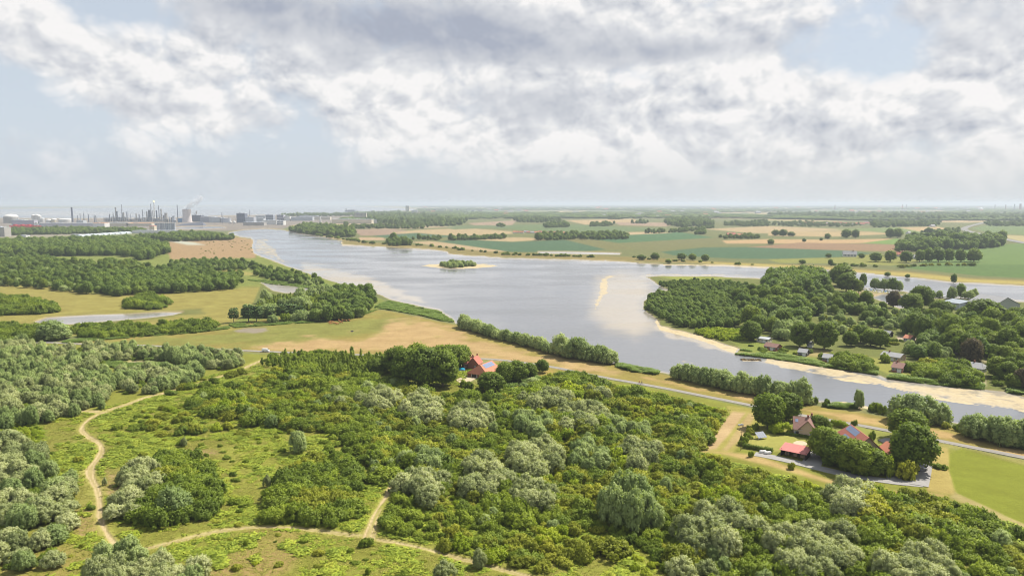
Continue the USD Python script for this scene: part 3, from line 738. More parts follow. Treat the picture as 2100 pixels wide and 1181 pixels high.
def crown_shape(kind, rng):
    """Boughs of a crown: centres, radii, middle, height, half width, spray size, sprays to a bough, look, foliage flatness."""
    if kind in ('silver_willow', 'grey_willow'):
        R, H = (5.0, 8.5) if kind == 'silver_willow' else (4.2, 9.0)
        n = 84
        lob = rng.uniform(-1, 1, (5, 2)) * R * .45
        hl = rng.uniform(.75, 1.0, 5) * H

        def draw():
            k = rng.integers(5); d = rng.normal(size=3); d[2] = abs(d[2]); d /= np.linalg.norm(d)
            rr = R * .55
            return np.array([lob[k][0] + d[0] * rr, lob[k][1] + d[1] * rr, 1.4 + (hl[k] - 2.6) * (d[2] ** .8)])
        C = spread(rng, n, .95, draw)
        r = rng.uniform(.65, 1.2, len(C))
        return C, r, np.array([0, 0, H * .35]), H, R, .40, 52, 'silver' if kind[0] == 's' else 'grey', 1.0, 1.25 if kind[0] == 'g' else 1.0
    if kind in ('green_bush', 'dark_bush', 'olive_bush', 'bright_bush'):
        R, H = 3.3, 3.2                                   # several stems run together, uneven in height
        lob = rng.uniform(-1, 1, (5, 2)) * R * .55
        hl = rng.uniform(.5, 1.0, 5) * H

        def draw():
            k = rng.integers(5); d = rng.normal(size=3); d[2] = abs(d[2]); d /= np.linalg.norm(d)
            rr = R * .42 * rng.uniform(.8, 1.15)
            return np.array([lob[k][0] + d[0] * rr, lob[k][1] + d[1] * rr, .45 + max(.2, hl[k] - 1.1) * d[2] ** .7])
        C = spread(rng, 46, .55, draw)
        r = rng.uniform(.34, .78, len(C))
        return C, r, np.array([0, 0, .5]), H, R, .33, 40, kind.split('_')[0], 1.0, 1.0
    if kind in ('broadleaf_tree', 'copper_tree'):
        R, H = 6.0, 13.5

        def draw():
            d = rng.normal(size=3); d /= np.linalg.norm(d)
            if d[2] < -.86:
                d[2] *= -1
            k = 1 + .16 * math.sin(3 * math.atan2(d[1], d[0]) + 1.3 * d[2])
            return np.array([d[0] * R * .76 * k, d[1] * R * .76 * k, 6.9 + d[2] * 5.2]) * np.array([rng.uniform(.8, 1.05)] * 2 + [1])
        C = spread(rng, 84, 1.2, draw)
        r = rng.uniform(.9, 1.8, len(C))
        return C, r, np.array([0, 0, 6.5]), H, R, .60, 56, 'dark' if kind[0] == 'b' else 'copper', .95, 1.0
    if kind == 'wood_tree':
        R, H = 6.0, 13.0

        def draw():
            d = rng.normal(size=3); d /= np.linalg.norm(d)
            if d[2] < -.85:
                d[2] *= -1
            return np.array([d[0] * R * .70, d[1] * R * .70, 6.4 + d[2] * 4.9]) * np.array([rng.uniform(.75, 1.05)] * 2 + [1])
        C = spread(rng, 34, 1.8, draw)
        r = rng.uniform(1.3, 2.4, len(C))
        return C, r, np.array([0, 0, 6]), H, R, 1.0, 28, 'wood', .95, 1.0
    if kind == 'tall_poplar':
        R, H = 4.0, 20.0

        def draw():
            z = rng.uniform(3.5, 18.5); a = rng.uniform(0, 2 * math.pi); w = R * .72 * math.sin(math.pi * min(1, (z - 1) / 19.5)) ** .6
            return np.array([math.cos(a) * w, math.sin(a) * w, z])
        C = spread(rng, 46, 1.6, draw)
        r = rng.uniform(1.1, 1.7, len(C))
        return C, r, np.array([0, 0, 9]), H, R, .75, 40, 'wood', 1.0, 1.3
    if kind == 'young_poplar':
        R, H = 1.0, 5.0
        z = np.linspace(.9, 4.5, 9)
        a = rng.uniform(0, 6.28, 9)
        w = .34 * np.sin(np.pi * (z + .3) / 5.2) ** .7
        C = np.stack([np.cos(a) * w, np.sin(a) * w, z], -1)
        r = .62 * np.sin(np.pi * (z + .6) / 5.9) + .12
        return C, r, np.array([0, 0, 2]), H, R, .34, 30, 'green', 1.0, 1.35
    if kind == 'pine_tree':
        R, H = 3.4, 12.0

        def draw():
            z = rng.uniform(4.0, 11.0); a = rng.uniform(0, 6.28); w = R * .7 * (1 - ((z - 7) / 6.5) ** 2)
            return np.array([math.cos(a) * w, math.sin(a) * w, z])
        C = spread(rng, 26, 1.5, draw)
        r = rng.uniform(.9, 1.4, len(C))
        return C, r, np.array([0, 0, 6]), H, R, .7, 30, 'pine', .65, 1.0
    raise KeyError(kind)


def limb(a, b, r0, r1, k=5):
    a, b = np.asarray(a, float), np.asarray(b, float)
    t = (b - a) / np.linalg.norm(b - a)
    u = np.cross(t, [1, .3, .1]); u /= np.linalg.norm(u); w = np.cross(t, u)
    an = np.arange(k) / k * 2 * np.pi
    ring = np.cos(an)[:, None] * u + np.sin(an)[:, None] * w
    V = np.vstack([a + ring * r0, b + ring * r1])
    F = np.array([[i, (i + 1) % k, k + (i + 1) % k, k + i] for i in range(k)])
    return V, F


KINDS = {}          # kind -> (list of class prim paths, height, half width)
VARIANTS = {'silver_willow': 4, 'grey_willow': 4, 'green_bush': 4, 'dark_bush': 3, 'olive_bush': 3, 'bright_bush': 2, 'broadleaf_tree': 4, 'copper_tree': 1, 'wood_tree': 4, 'tall_poplar': 2, 'young_poplar': 2, 'pine_tree': 2}
PARTNAMES = {}
for kind, nvar in VARIANTS.items():
    paths = []
    for i in range(nvar):
        rng = np.random.default_rng(sum(map(ord, kind)) * 10 + i)
        C, r, mid, H, R, size, n, look, flat, tall = crown_shape(kind, rng)
        V, N, Q = leaf_cloud(rng, C, r, n, size, mid, flat, tall=tall)
        top = V[:, 2].max(); V[:, 2] *= H / top
        root = f'/World/plant_kinds/{kind}_{i}'
        UsdGeom.Xform.Define(stage, root)
        bush = kind.endswith('bush')
        mixed_mesh(root + ('/foliage' if bush else '/crown'), V, N, Q, LEAF[look])
        tv, tf, k = [], [], 0
        tr = .12 if bush else .045 * R + .02 * H * .5
        segs = [((0, 0, -.4), (rng.normal() * .1, rng.normal() * .1, H * .45), tr, tr * .6)]
        for j in rng.choice(len(C), min(6, len(C)), replace=False):
            segs.append(((0, 0, H * .25), C[j], tr * .5, tr * .15))
        for s0 in segs:
            v, f = limb(*s0); tv.append(v); tf.append(f + k); k += len(v)
        raw_mesh(root + ('/stem' if bush else '/trunk'), np.vstack(tv), np.vstack(tf), M_BARK)
        paths.append(root)
    KINDS[kind] = (paths, H, R)

# ------------------------------------------------------------------ where they grow
PLANTS = []         # kind, x, y, z, sx, sz, turn, variant, place


def put(kind, u, v, hpx, wpx, place, z=None):
    """A plant whose foot is at (u, v) of the photograph, hpx tall and wpx wide there."""
    p = G(u, v)
    dist = math.hypot(math.hypot(*p), CAM_Z)
    paths, H, R = KINDS[kind]
    el = math.atan2(CAM_Z, math.hypot(*p))
    w = wpx / 1500 * dist
    h = max(hpx / 1500 * dist - .5 * w * math.sin(el) * .55, w * .35) / math.cos(el)
    PLANTS.append([kind, p[0], p[1], None, w / (2 * R), h / H, RNG.uniform(0, 6.28), RNG.integers(len(paths)), place])


KEEP_OUT = [[(1512, 932), (1535, 895), (1575, 850), (1660, 845), (1800, 870), (1912, 905), (1955, 925), (1950, 1015), (1880, 1008), (1700, 982), (1600, 958), (1440, 935), (1492, 850), (1548, 842), (1530, 905)], [(936, 792), (940, 735), (1025, 728), (1030, 770), (985, 800)], [(1950, 935), (1975, 920), (2200, 975), (2200, 1120), (2100, 1078), (1960, 1016)]]     # where nothing grows wild


def sow(mix, poly, gap, size, place, mid=2.0, thin=1.0, mound=0.0, tallness=(.8, 1.3)):
    """Plants over the part of the land whose canopy fills the outline in the photograph."""
    P = Polygon(G([a for a, b in poly], [b for a, b in poly], mid)).buffer(0)
    x0, y0, x1, y1 = P.bounds
    xs, ys = np.meshgrid(np.arange(x0, x1 + gap, gap), np.arange(y0, y1 + gap, gap * .87))
    xs[1::2] += gap / 2
    pts = np.stack([xs.ravel(), ys.ravel()], -1) + RNG.normal(size=(xs.size, 2)) * gap * .24
    pts = pts[shapely.contains_xy(P, pts[:, 0], pts[:, 1])]
    pts = pts[RNG.uniform(size=len(pts)) < thin]
    if place in ('polder woods', 'dark forest', 'meadow wood', 'left bank', 'bank copse'):
        rag = fade(np.c_[pts / (gap * 5), np.full(len(pts), 1.3)], 3, 31)
        edge = shapely.distance(P.boundary, shapely.points(pts))
        pts = pts[edge > np.clip((rag - rag.mean()) / (rag.std() + 1e-6), 0, 2) * gap * 1.1]
    if not len(pts):
        return
    kinds, wts = list(mix), np.array(list(mix.values()), float)
    fld = fade(np.c_[pts / 26.0, np.full(len(pts), 3.7)], 3, 11); fld = (fld - fld.mean()) / (fld.std() + 1e-6)
    pick = fade(np.c_[pts / 18.0, np.full(len(pts), 9.1)], 2, 17); pick = np.argsort(np.argsort(pick + RNG.normal(size=len(pts)) * pick.std() * .5)) / max(1, len(pts))
    edges = np.cumsum(wts / wts.sum())
    for p, m, q in zip(pts, fld, pick):
        kind = kinds[min(int(np.searchsorted(edges, q)), len(kinds) - 1)]
        s = RNG.uniform(*size) * math.exp(mound * np.clip(m, -1.6, 1.6))
        PLANTS.append([kind, p[0], p[1], None, s * RNG.uniform(.9, 1.1), s * RNG.uniform(*tallness), RNG.uniform(0, 6.28), RNG.integers(len(KINDS[kind][0])), place])


def row(mix, line, gap, hpx, place, aspect=(.7, 1.0)):
    c = LineString(G([a for a, b in line], [b for a, b in line]))
    n = int(c.length / gap)
    kinds, wts = list(mix), np.array(list(mix.values()), float)
    for k in range(n + 1):
        p = c.interpolate(min(c.length, (k + RNG.uniform(-.25, .25)) * gap))
        u, v = project((p.x + RNG.normal() * gap * .15, p.y + RNG.normal() * gap * .15))[0]
        h = RNG.uniform(*hpx)
        put(kinds[RNG.choice(len(kinds), p=wts / wts.sum())], u, v, h, h * RNG.uniform(*aspect), place)


W, GW, TR, WT = 'silver_willow', 'grey_willow', 'broadleaf_tree', 'wood_tree'
BUSHES = {'green_bush': 4, 'dark_bush': 1.6, 'olive_bush': 3, 'bright_bush': .7}
# heath in front
sow({W: 7, GW: 2, 'dark_bush': 1}, [(-30, 905), (30, 893), (75, 915), (100, 945), (140, 975), (155, 1040), (125, 1085), (60, 1060), (-30, 1075)], 6.2, (.62, .92), 'left willows', 4, tallness=(.9, 1.15))
sow({W: 4, GW: 2, 'dark_bush': 2, 'green_bush': 2}, [(-30, 1085), (60, 1090), (125, 1090), (150, 1120), (110, 1150), (40, 1150), (-30, 1170)], 6.0, (.5, .8), 'left willows', 3)
sow({W: 7, GW: 3}, [(200, 1145), (250, 1128), (330, 1135), (400, 1165), (410, 1220), (180, 1220)], 4.6, (.42, .7), 'bottom willows', 3, tallness=(1, 1.3))
sow({W: 1}, [(262, 962), (320, 948), (335, 985), (300, 1012), (275, 1055), (228, 1050), (247, 1000)], 4.6, (.55, .8), 'round copse', 3)
sow({'dark_bush': 5, 'green_bush': 4, 'olive_bush': 1}, [(320, 935), (380, 922), (420, 960), (445, 1010), (430, 1048), (330, 1062), (285, 1058), (310, 1010)], 3.6, (1.1, 1.7), 'round copse', 3)
put(GW, 368, 1058, 62, 58, 'round copse')
sow({'dark_bush': 5, 'green_bush': 4, 'olive_bush': 3}, [(548, 1062), (560, 1010), (610, 950), (650, 932), (700, 932), (735, 985), (720, 1045), (660, 1070), (600, 1076)], 3.7, (1.0, 1.7), 'broad copse', 3)
sow({'green_bush': 3, 'dark_bush': 2}, [(640, 900), (700, 905), (740, 950), (730, 985), (700, 960)], 6, (.6, 1.0), 'broad copse', 2)
sow({GW: 6, W: 4, 'green_bush': 1.6}, [(-40, 705), (50, 690), (110, 710), (200, 706), (300, 711), (420, 716), (495, 722), (500, 745), (420, 748), (380, 738), (300, 727), (225, 732), (196, 748), (235, 768), (320, 758), (400, 760), (415, 768), (300, 802), (225, 790), (210, 830), (130, 845), (60, 862), (-40, 870)], 5.0, (.4, .72), 'willow wood', 4, mound=.14, tallness=(1.0, 1.5))
sow({GW: 5, 'dark_bush': 3}, [(240, 762), (320, 752), (420, 757), (400, 785), (330, 800), (260, 790)], 5.5, (.55, .85), 'willow wood', 3)
sow({'dark_bush': 3, 'olive_bush': 2, 'green_bush': 2}, [(330, 790), (420, 770), (480, 755), (500, 762), (420, 790), (350, 806)], 5, (.6, 1.2), 'willow wood', 2)
sow({'bright_bush': 1}, [(-30, 862), (60, 858), (95, 890), (80, 915), (-30, 915)], 3.2, (.3, .5), 'bramble', 1)
SCRUB = [(560, 765), (640, 752), (790, 780), (920, 815), (1010, 822), (1130, 772), (1250, 787), (1430, 826), (1498, 845), (1480, 870), (1425, 930), (1550, 968), (1700, 1003), (1850, 1020), (1960, 1035), (2100, 1098), (2150, 1240), (1440, 1240), (1290, 1115), (1100, 1165), (960, 1138), (810, 1098), (785, 1060), (795, 1015), (760, 985), (740, 930), (700, 885), (560, 868), (430, 850), (390, 828), (420, 800)]
sow(BUSHES, SCRUB, 4.2, (.65, 1.15), 'scrub', 2, mound=.26, tallness=(.7, 1.4))
sow({'green_bush': 4, 'olive_bush': 3, 'dark_bush': 1.5, 'bright_bush': .4}, SCRUB, 10, (1.1, 1.8), 'scrub', 3, thin=.7, mound=.2, tallness=(.75, 1.2))
sow({GW: 1, 'green_bush': 1}, SCRUB, 17, (.35, .62), 'scrub', 3, thin=.8, mound=.15)
sow({'green_bush': 4, 'bright_bush': 4, 'olive_bush': 2}, [(1290, 1160), (1350, 1100), (1420, 1070), (1440, 1090), (1380, 1130), (1430, 1240), (1280, 1240)], 5.5, (.3, .6), 'scrub', 1)
sow({'green_bush': 3, 'young_poplar': 6, 'dark_bush': 1}, [(535, 745), (570, 726), (640, 722), (740, 728), (800, 735), (790, 765), (700, 775), (600, 770)], 4.4, (.8, 1.35), 'sapling strip', 2)
for a, b, c, e, k, s in [(677, 720, 797, 830, W, .75), (733, 817, 793, 842, W, 1.0), (820, 920, 803, 868, W, 1.0), (925, 1008, 828, 884, W, 1.0), (1055, 1175, 795, 838, W, .95), (1200, 1255, 792, 816, W, .8), (1140, 1245, 822, 889, W, 1.0), (1050, 1138, 842, 892, GW, .9), (1050, 1105, 897, 940, W, .9),
                         (1265, 1352, 905, 935, W, .9), (1052, 1150, 893, 975, W, .95), (1152, 1254, 905, 962, GW, .9), (1265, 1360, 905, 962, W, .95), (1050, 1135, 980, 1040, W, .95), (1394, 1565, 1035, 1150, W, 1.0), (1385, 1465, 1150, 1190, W, .8), (802, 920, 962, 1043, W, 1.0), (935, 1048, 935, 1030, W, 1.0),
                         (822, 910, 922, 962, GW, .95), (752, 777, 938, 962, GW, .5), (1690, 1800, 985, 1055, W, 1.0), (1655, 1680, 1000, 1020, W, .6), (1560, 1765, 1060, 1200, W, .95), (1775, 1960, 1120, 1200, W, .9), (1200, 1300, 850, 885, GW, .6), (1290, 1340, 860, 890, GW, .6), (930, 975, 795, 815, 'green_bush', 1.6), (1130, 1230, 760, 782, 'green_bush', 1.6)]:
    mu, mv, ru, rv = (a + b) / 2, (c + e) / 2, (b - a) / 2, (e - c) / 2
    oval = [(mu + ru * .86 * math.cos(t), mv + rv * .82 * math.sin(t)) for t in np.linspace(0, 6.28, 14)[:-1]]
    sow({k: 1}, oval, 6.4 * s if k != 'green_bush' else 4.4, (.72 * s, 1.0 * s), 'silver groves' if k == W else 'grey groves', 4.0, tallness=(.9, 1.15))
for a in [(1290, 1092, 118, 92)]:
    pass
for a in [(1262, 1085, 84, 52), (1290, 1094, 96, 56), (1318, 1090, 78, 50), (1280, 1070, 100, 58), (1308, 1068, 92, 56), (1336, 1088, 60, 42), (1248, 1070, 70, 46)]:
    put(GW, *a, 'great willow')
put(GW, 613, 930, 47, 30, 'lone willow')
for a in [(215, 998, 17, 8), (548, 1003, 27, 14), (984, 1165, 40, 32), (377, 918, 20, 11), (756, 1183, 16, 14), (912, 1192, 42, 42), (505, 1125, 14, 10)]:
    put(W if a[2] > 16 else 'green_bush', *a, 'single saplings')
for poly, gap, sz in [([(215, 860), (330, 840), (430, 855), (560, 880), (690, 900), (730, 960), (640, 920), (560, 1000), (520, 1080), (330, 1100), (260, 1120), (225, 1060), (240, 930)], 8, (.22, .6)), ([(330, 1130), (520, 1095), (740, 1115), (900, 1150), (1000, 1190), (900, 1220), (350, 1220)], 8, (.2, .55)),
                      ([(95, 940), (150, 880), (185, 910), (190, 1000), (205, 1090), (220, 1130), (140, 1150), (150, 1050)], 9, (.25, .6)), ([(210, 850), (250, 835), (400, 830), (400, 900), (250, 890)], 6.5, (.45, .9)), ([(100, 1140), (150, 1090), (200, 1130), (160, 1190)], 9, (.4, .9)), ([(560, 1070), (700, 1080), (745, 1095), (740, 1040), (760, 990), (720, 1010)], 6.5, (.25, .5))]:
    sow({'green_bush': 4, 'dark_bush': 1.2, 'olive_bush': 4, 'bright_bush': 1}, poly, gap, sz, 'heath bushes', .7, thin=.8, mound=.35, tallness=(.55, 1.3))
# farms
for a in [(835, 790, 80, 72), (872, 797, 90, 78), (908, 795, 84, 70), (815, 768, 60, 58), (855, 772, 70, 66), (925, 762, 58, 58), (944, 756, 50, 48), (900, 752, 46, 50), (1006, 806, 48, 56), (1036, 789, 50, 44), (1060, 786, 50, 44), (1086, 776, 34, 34), (1112, 766, 30, 28), (770, 770, 36, 40), (790, 760, 34, 36)]:
    put(TR, *a, 'first farm')
for a in [(1092, 792, 20, 28), (962, 800, 18, 22), (985, 806, 14, 20), (950, 795, 16, 20), (1075, 800, 16, 26), (982, 755, 12, 10)]:
    put('grey_willow' if a[0] > 1060 else 'green_bush', *a, 'first farm')
for a in [(1575, 882, 72, 62), (1612, 866, 60, 58), (1678, 895, 40, 42), (1688, 944, 66, 62), (1720, 960, 64, 64), (1755, 975, 68, 66), (1788, 976, 52, 54), (1862, 906, 60, 68), (1868, 968, 92, 78), (1846, 952, 62, 38)]:
    put(TR, *a, 'second farm')
for a in [(1598, 892, 26, 36, 'bright_bush'), (1815, 977, 44, 42, 'green_bush'), (1700, 955, 30, 40, 'dark_bush'), (1738, 968, 30, 40, 'dark_bush'), (1772, 978, 28, 40, 'dark_bush'), (1862, 984, 38, 44, 'olive_bush'), (1850, 975, 34, 30, 'green_bush'), (1713, 878, 14, 16, 'bright_bush'), (1726, 882, 16, 20, 'bright_bush'), (1786, 906, 20, 14, 'dark_bush'), (1751, 877, 13, 12, 'dark_bush'), (1925, 963, 12, 26, 'green_bush'), (1540, 942, 14, 12, 'green_bush'), (1624, 965, 16, 16, 'olive_bush'), (1523, 915, 20, 16, 'green_bush')]:
    put(a[4], *a[:4], 'second farm')
row({'green_bush': 3, 'olive_bush': 1}, [(1522, 918), (1535, 900), (1552, 880)], 3.2, (11, 17), 'second farm', (.9, 1.2))
# along the near bank
row({GW: 1}, [(948, 672), (1000, 690), (1060, 705), (1130, 726)], 5.5, (20, 31), 'near bank', (.85, 1.15))
row({GW: 1}, [(1135, 727), (1190, 738), (1253, 747)], 5.5, (22, 34), 'near bank', (.9, 1.2))
for a in [(1150, 732, 50, 42), (1186, 738, 50, 46), (1166, 735, 36, 36), (1210, 741, 36, 38), (1235, 745, 40, 36), (955, 676, 26, 28)]:
    put(GW, *a, 'near bank')
row({GW: 4, 'grey_willow': 1}, [(1394, 778), (1456, 794), (1520, 808), (1580, 817), (1640, 826)], 6.0, (26, 40), 'near bank', (.85, 1.15))
for a in [(1412, 783, 38, 34), (1482, 798, 40, 40), (1522, 808, 46, 38), (1566, 815, 46, 34), (1634, 826, 56, 46), (1762, 842, 38, 17), (1852, 866, 52, 50), (1884, 870, 56, 60), (1920, 872, 44, 42), (2010, 902, 40, 50), (2050, 912, 52, 56), (2086, 918, 60, 52)]:
    put(GW, *a, 'near bank')
row({'green_bush': 2, 'dark_bush': 1, GW: 1}, [(1652, 828), (1680, 832), (1705, 836)], 4.5, (16, 28), 'near bank', (.9, 1.2))
row({'dark_bush': 2, 'green_bush': 1}, [(1765, 842), (1800, 848), (1830, 856)], 4.0, (14, 24), 'near bank', (1, 1.3))
row({'dark_bush': 1, 'olive_bush': 1}, [(1940, 884), (1960, 888), (1990, 896)], 4, (14, 24), 'near bank', (1, 1.3))
row({GW: 1}, [(1985, 898), (2040, 910), (2100, 924), (2160, 936)], 7, (34, 54), 'near bank', (.8, 1.05))
# left of the river
sow({WT: 5, GW: 2, 'green_bush': 1}, [(522, 545), (555, 545), (600, 553), (650, 570), (690, 588), (640, 582), (560, 572), (520, 560)], 9, (.45, .75), 'left bank', 4)
sow({WT: 6, GW: 1}, [(700, 592), (745, 590), (782, 606), (786, 625), (740, 640), (690, 648), (640, 650), (650, 620), (670, 604)], 8.5, (.65, .95), 'bank copse', 6)
sow({'young_poplar': 5, 'grey_willow': .5}, [(552, 612), (640, 606), (690, 606), (650, 632), (560, 648), (500, 652), (530, 630)], 3.8, (.9, 1.5), 'pale saplings', 2)
row({'pine_tree': 1}, [(480, 664), (520, 662), (580, 659), (640, 655)], 9.5, (26, 36), 'pines', (.6, .8))
row({'green_bush': 1, GW: 1}, [(560, 664), (650, 658), (740, 652)], 8, (14, 26), 'bank copse', (1, 1.3))
sow({WT: 6, GW: 2, TR: 1}, [(-40, 525), (80, 520), (160, 540), (240, 532), (330, 545), (450, 566), (500, 572), (490, 586), (400, 589), (300, 595), (200, 600), (110, 588), (-40, 576)], 10.5, (.5, .85), 'meadow wood', 5, mound=.12)
sow({WT: 1}, [(180, 562), (330, 560), (500, 563), (492, 585), (300, 594), (210, 600)], 9, (.75, 1.0), 'meadow wood', 6)
sow({WT: 3, GW: 1}, [(320, 545), (370, 531), (450, 530), (520, 536), (525, 548), (430, 552), (340, 558)], 10, (.5, .75), 'meadow wood', 5)
sow({'dark_bush': 3, 'green_bush': 1}, [(-30, 612), (45, 606), (85, 618), (122, 634), (60, 640), (-30, 640)], 5.2, (1.3, 2.1), 'meadow thickets', 3, mound=.15)
sow({'dark_bush': 3, 'green_bush': 1}, [(254, 627), (272, 611), (310, 604), (343, 618), (328, 629)], 5.2, (1.3, 2.1), 'meadow thickets', 3, mound=.15)
sow({'dark_bush': 3, 'green_bush': 2}, [(152, 674), (178, 664), (260, 660), (320, 671), (332, 665), (370, 656), (448, 660), (438, 670), (360, 678), (240, 686), (162, 688)], 5.6, (1.0, 1.7), 'pond hedge', 3, mound=.12)
sow({'dark_bush': 3, 'green_bush': 2}, [(-30, 662), (80, 668), (140, 677), (120, 690), (20, 698), (-30, 698)], 5.6, (1.2, 1.9), 'pond hedge', 3, mound=.12)
put(GW, 108, 697, 36, 50, 'pond hedge'); put(GW, 125, 696, 30, 40, 'pond hedge'); put(TR, 334, 676, 20, 20, 'pond hedge')
sow({WT: 1}, [(-80, 495), (100, 493), (280, 488), (342, 503), (347, 518), (290, 527), (240, 517), (-80, 520)], 10.5, (.95, 1.3), 'dark forest', 8, mound=.1)
sow({WT: 1}, [(-80, 471), (160, 468), (305, 470), (300, 474), (140, 477), (-80, 481)], 13, (.8, 1.15), 'dark forest', 7, mound=.12)
sow({WT: 1}, [(275, 488), (362, 478), (440, 479), (480, 486), (476, 488), (340, 491)], 12, (.9, 1.2), 'dark forest', 7, mound=.1)
sow({'dark_bush': 1}, [(420, 493), (515, 494), (520, 522), (470, 526), (400, 520)], 24, (.3, .7), 'headland scrub', 1, thin=.35)
# peninsula
sow({WT: 1}, [(1335, 604), (1390, 592), (1460, 575), (1560, 590), (1590, 620), (1560, 640), (1500, 663), (1400, 665), (1354, 648), (1322, 625)], 6.0, (.42, .58), 'plantation', 4, mound=.08)
sow({WT: 1}, [(1350, 578), (1400, 574), (1460, 573), (1420, 582), (1370, 590)], 7, (.35, .5), 'plantation', 4)
sow({'bright_bush': 1}, [(1418, 676), (1470, 673), (1530, 681), (1545, 695), (1480, 694), (1440, 686)], 4.0, (.8, 1.2), 'plantation', 2)
sow({WT: 1}, [(1570, 572), (1590, 560), (1650, 556), (1685, 560), (1688, 584), (1640, 592), (1580, 588)], 9, (1.3, 1.6), 'tall grove', 12)
sow({TR: 4, WT: 4, GW: 3.5, 'green_bush': 1.5}, [(1500, 600), (1560, 600), (1700, 600), (1750, 615), (1830, 632), (1900, 640), (1935, 644), (2000, 652), (2140, 662), (2160, 735), (2060, 735), (1960, 715), (1905, 690), (1840, 668), (1800, 660), (1745, 640), (1690, 632), (1640, 660), (1600, 676), (1540, 656)], 9.4, (.55, 1.1), 'park wood', 6, thin=.84, mound=.14)
sow({TR: 1}, [(1930, 666), (2140, 674), (2150, 712), (1960, 700)], 11, (1.0, 1.3), 'park wood', 9)
for a in [(1540, 700, 42, 42), (1640, 713, 50, 42), (1690, 718, 58, 46), (1555, 680, 35, 36), (1725, 588, 44, 48), (1735, 600, 40, 40), (1760, 602, 26, 18), (1890, 634, 44, 42), (1870, 640, 36, 40), (1985, 662, 30, 38), (1930, 652, 32, 40), (2018, 662, 44, 64), (2085, 668, 34, 40), (1765, 705, 36, 34), (1785, 712, 34, 36), (1805, 715, 36, 30), (1745, 712, 30, 30), (1660, 692, 30, 34), (1950, 700, 50, 44), (1880, 690, 44, 46)]:
    put(TR, *a, 'park trees')
put('copper_tree', 1993, 750, 52, 36, 'park trees'); put('copper_tree', 1832, 632, 34, 24, 'park trees'); put('copper_tree', 2098, 800, 40, 30, 'park trees')
for a in [(1755, 586, 18, 12), (1770, 588, 27, 15), (1796, 593, 22, 18), (1814, 595, 22, 17), (1831, 597, 27, 18), (1844, 597, 20, 13), (1926, 612, 15, 13), (1951, 614, 23, 16), (1970, 612, 28, 17), (1985, 614, 18, 20), (1998, 612, 20, 14)]:
    put(WT if a[2] > 25 else 'grey_willow', *a, 'marina trees')
sow({'dark_bush': 3, 'green_bush': 2, 'olive_bush': .3}, [(1708, 744), (1715, 730), (1745, 728), (1785, 738), (1788, 752), (1750, 752)], 4.5, (1.3, 1.9), 'park hedges', 3)
sow({'dark_bush': 4, 'green_bush': 3, 'olive_bush': .5}, [(1872, 752), (1900, 740), (1955, 742), (2005, 768), (2000, 784), (1940, 778), (1880, 765)], 4.5, (1.3, 2.0), 'park hedges', 3)
sow({TR: 2, 'dark_bush': 3}, [(2030, 740), (2060, 728), (2150, 740), (2150, 790), (2080, 785), (2035, 775)], 6, (.7, 1.0), 'park hedges', 4)
sow({GW: 3, 'green_bush': 2, WT: 2}, [(1880, 690), (1960, 700), (1960, 725), (1890, 730), (1860, 715)], 7, (.6, .9), 'park wood', 4)
sow({GW: 1}, [(1590, 620), (1625, 612), (1650, 640), (1640, 680), (1600, 690), (1580, 660)], 8, (.85, 1.15), 'pale park willows', 5)
sow({'green_bush': 1, 'dark_bush': 1}, [(1520, 702), (1620, 712), (1720, 728), (1700, 742), (1640, 735), (1540, 716)], 11, (.6, 1.2), 'park gardens', 2)
sow({'green_bush': 1, 'olive_bush': 1, GW: .4}, [(1680, 645), (1740, 655), (1800, 682), (1860, 700), (1830, 715), (1750, 690), (1690, 665)], 8, (.5, 1.0), 'park gardens', 2)
row({'green_bush': 1, 'dark_bush': 1}, [(1800, 742), (1816, 745)], 6, (15, 22), 'park gardens', (1, 1.3))
# island
sow({GW: 1}, [(904, 540), (930, 534), (960, 534), (976, 541), (950, 546), (915, 546)], 6.5, (.6, .85), 'island', 4)
# far bank
for a in [(1316, 534, 12, 20), (1343, 533, 15, 20), (1398, 534, 15, 20), (1420, 535, 15, 18), (1446, 536, 15, 18), (1371, 541, 10, 14), (1646, 542, 9, 15), (1699, 529, 9, 12), (1703, 545, 13, 10), (1820, 567, 9, 12), (1861, 570, 8, 9), (1956, 581, 18, 11), (1767, 530, 10, 13), (1735, 489, 18, 20), (1754, 489, 18, 15), (1697, 491, 12, 12), (1649, 497, 8, 8), (1684, 494, 6, 7), (1581, 502, 12, 15), (1590, 484, 13, 16), (1606, 485, 15, 18), (1622, 485, 10, 16), (1825, 489, 20, 18), (1841, 489, 20, 18),
          (1796, 537, 19, 24), (1825, 538, 23, 22), (1858, 539, 23, 25), (1886, 538, 24, 20), (1905, 538, 28, 22), (1924, 538, 28, 24), (1946, 538, 26, 18), (1969, 538, 25, 20), (1997, 538, 26, 27), (1300, 449, 6, 10)]:
    put(WT, *a, 'polder trees')
row({'dark_bush': 2, 'green_bush': 1}, [(1300, 529), (1340, 534), (1400, 537), (1470, 540), (1560, 546)], 26, (3, 7), 'polder bank bushes', (1.6, 2.6))
row({'dark_bush': 1}, [(1712, 545), (1760, 548), (1810, 548)], 16, (5, 9), 'polder bank bushes', (1.4, 2.2))
row({'dark_bush': 1, 'olive_bush': 1}, [(1840, 550), (1900, 545), (1995, 546)], 13, (4, 8), 'polder bank bushes', (1.4, 2.2))
row({'dark_bush': 1}, [(1880, 572), (1925, 577), (1945, 579)], 9, (4, 8), 'polder bank bushes', (1.4, 2.2))
row({'dark_bush': 1}, [(600, 475), (760, 500), (880, 505), (960, 515), (1050, 523), (1180, 527), (1215, 528)], 30, (3, 7), 'polder bank bushes', (1.4, 2.4))
row({'dark_bush': 1}, [(1020, 523), (1110, 525), (1215, 528)], 12, (4, 8), 'polder bank bushes', (1.4, 2.4))
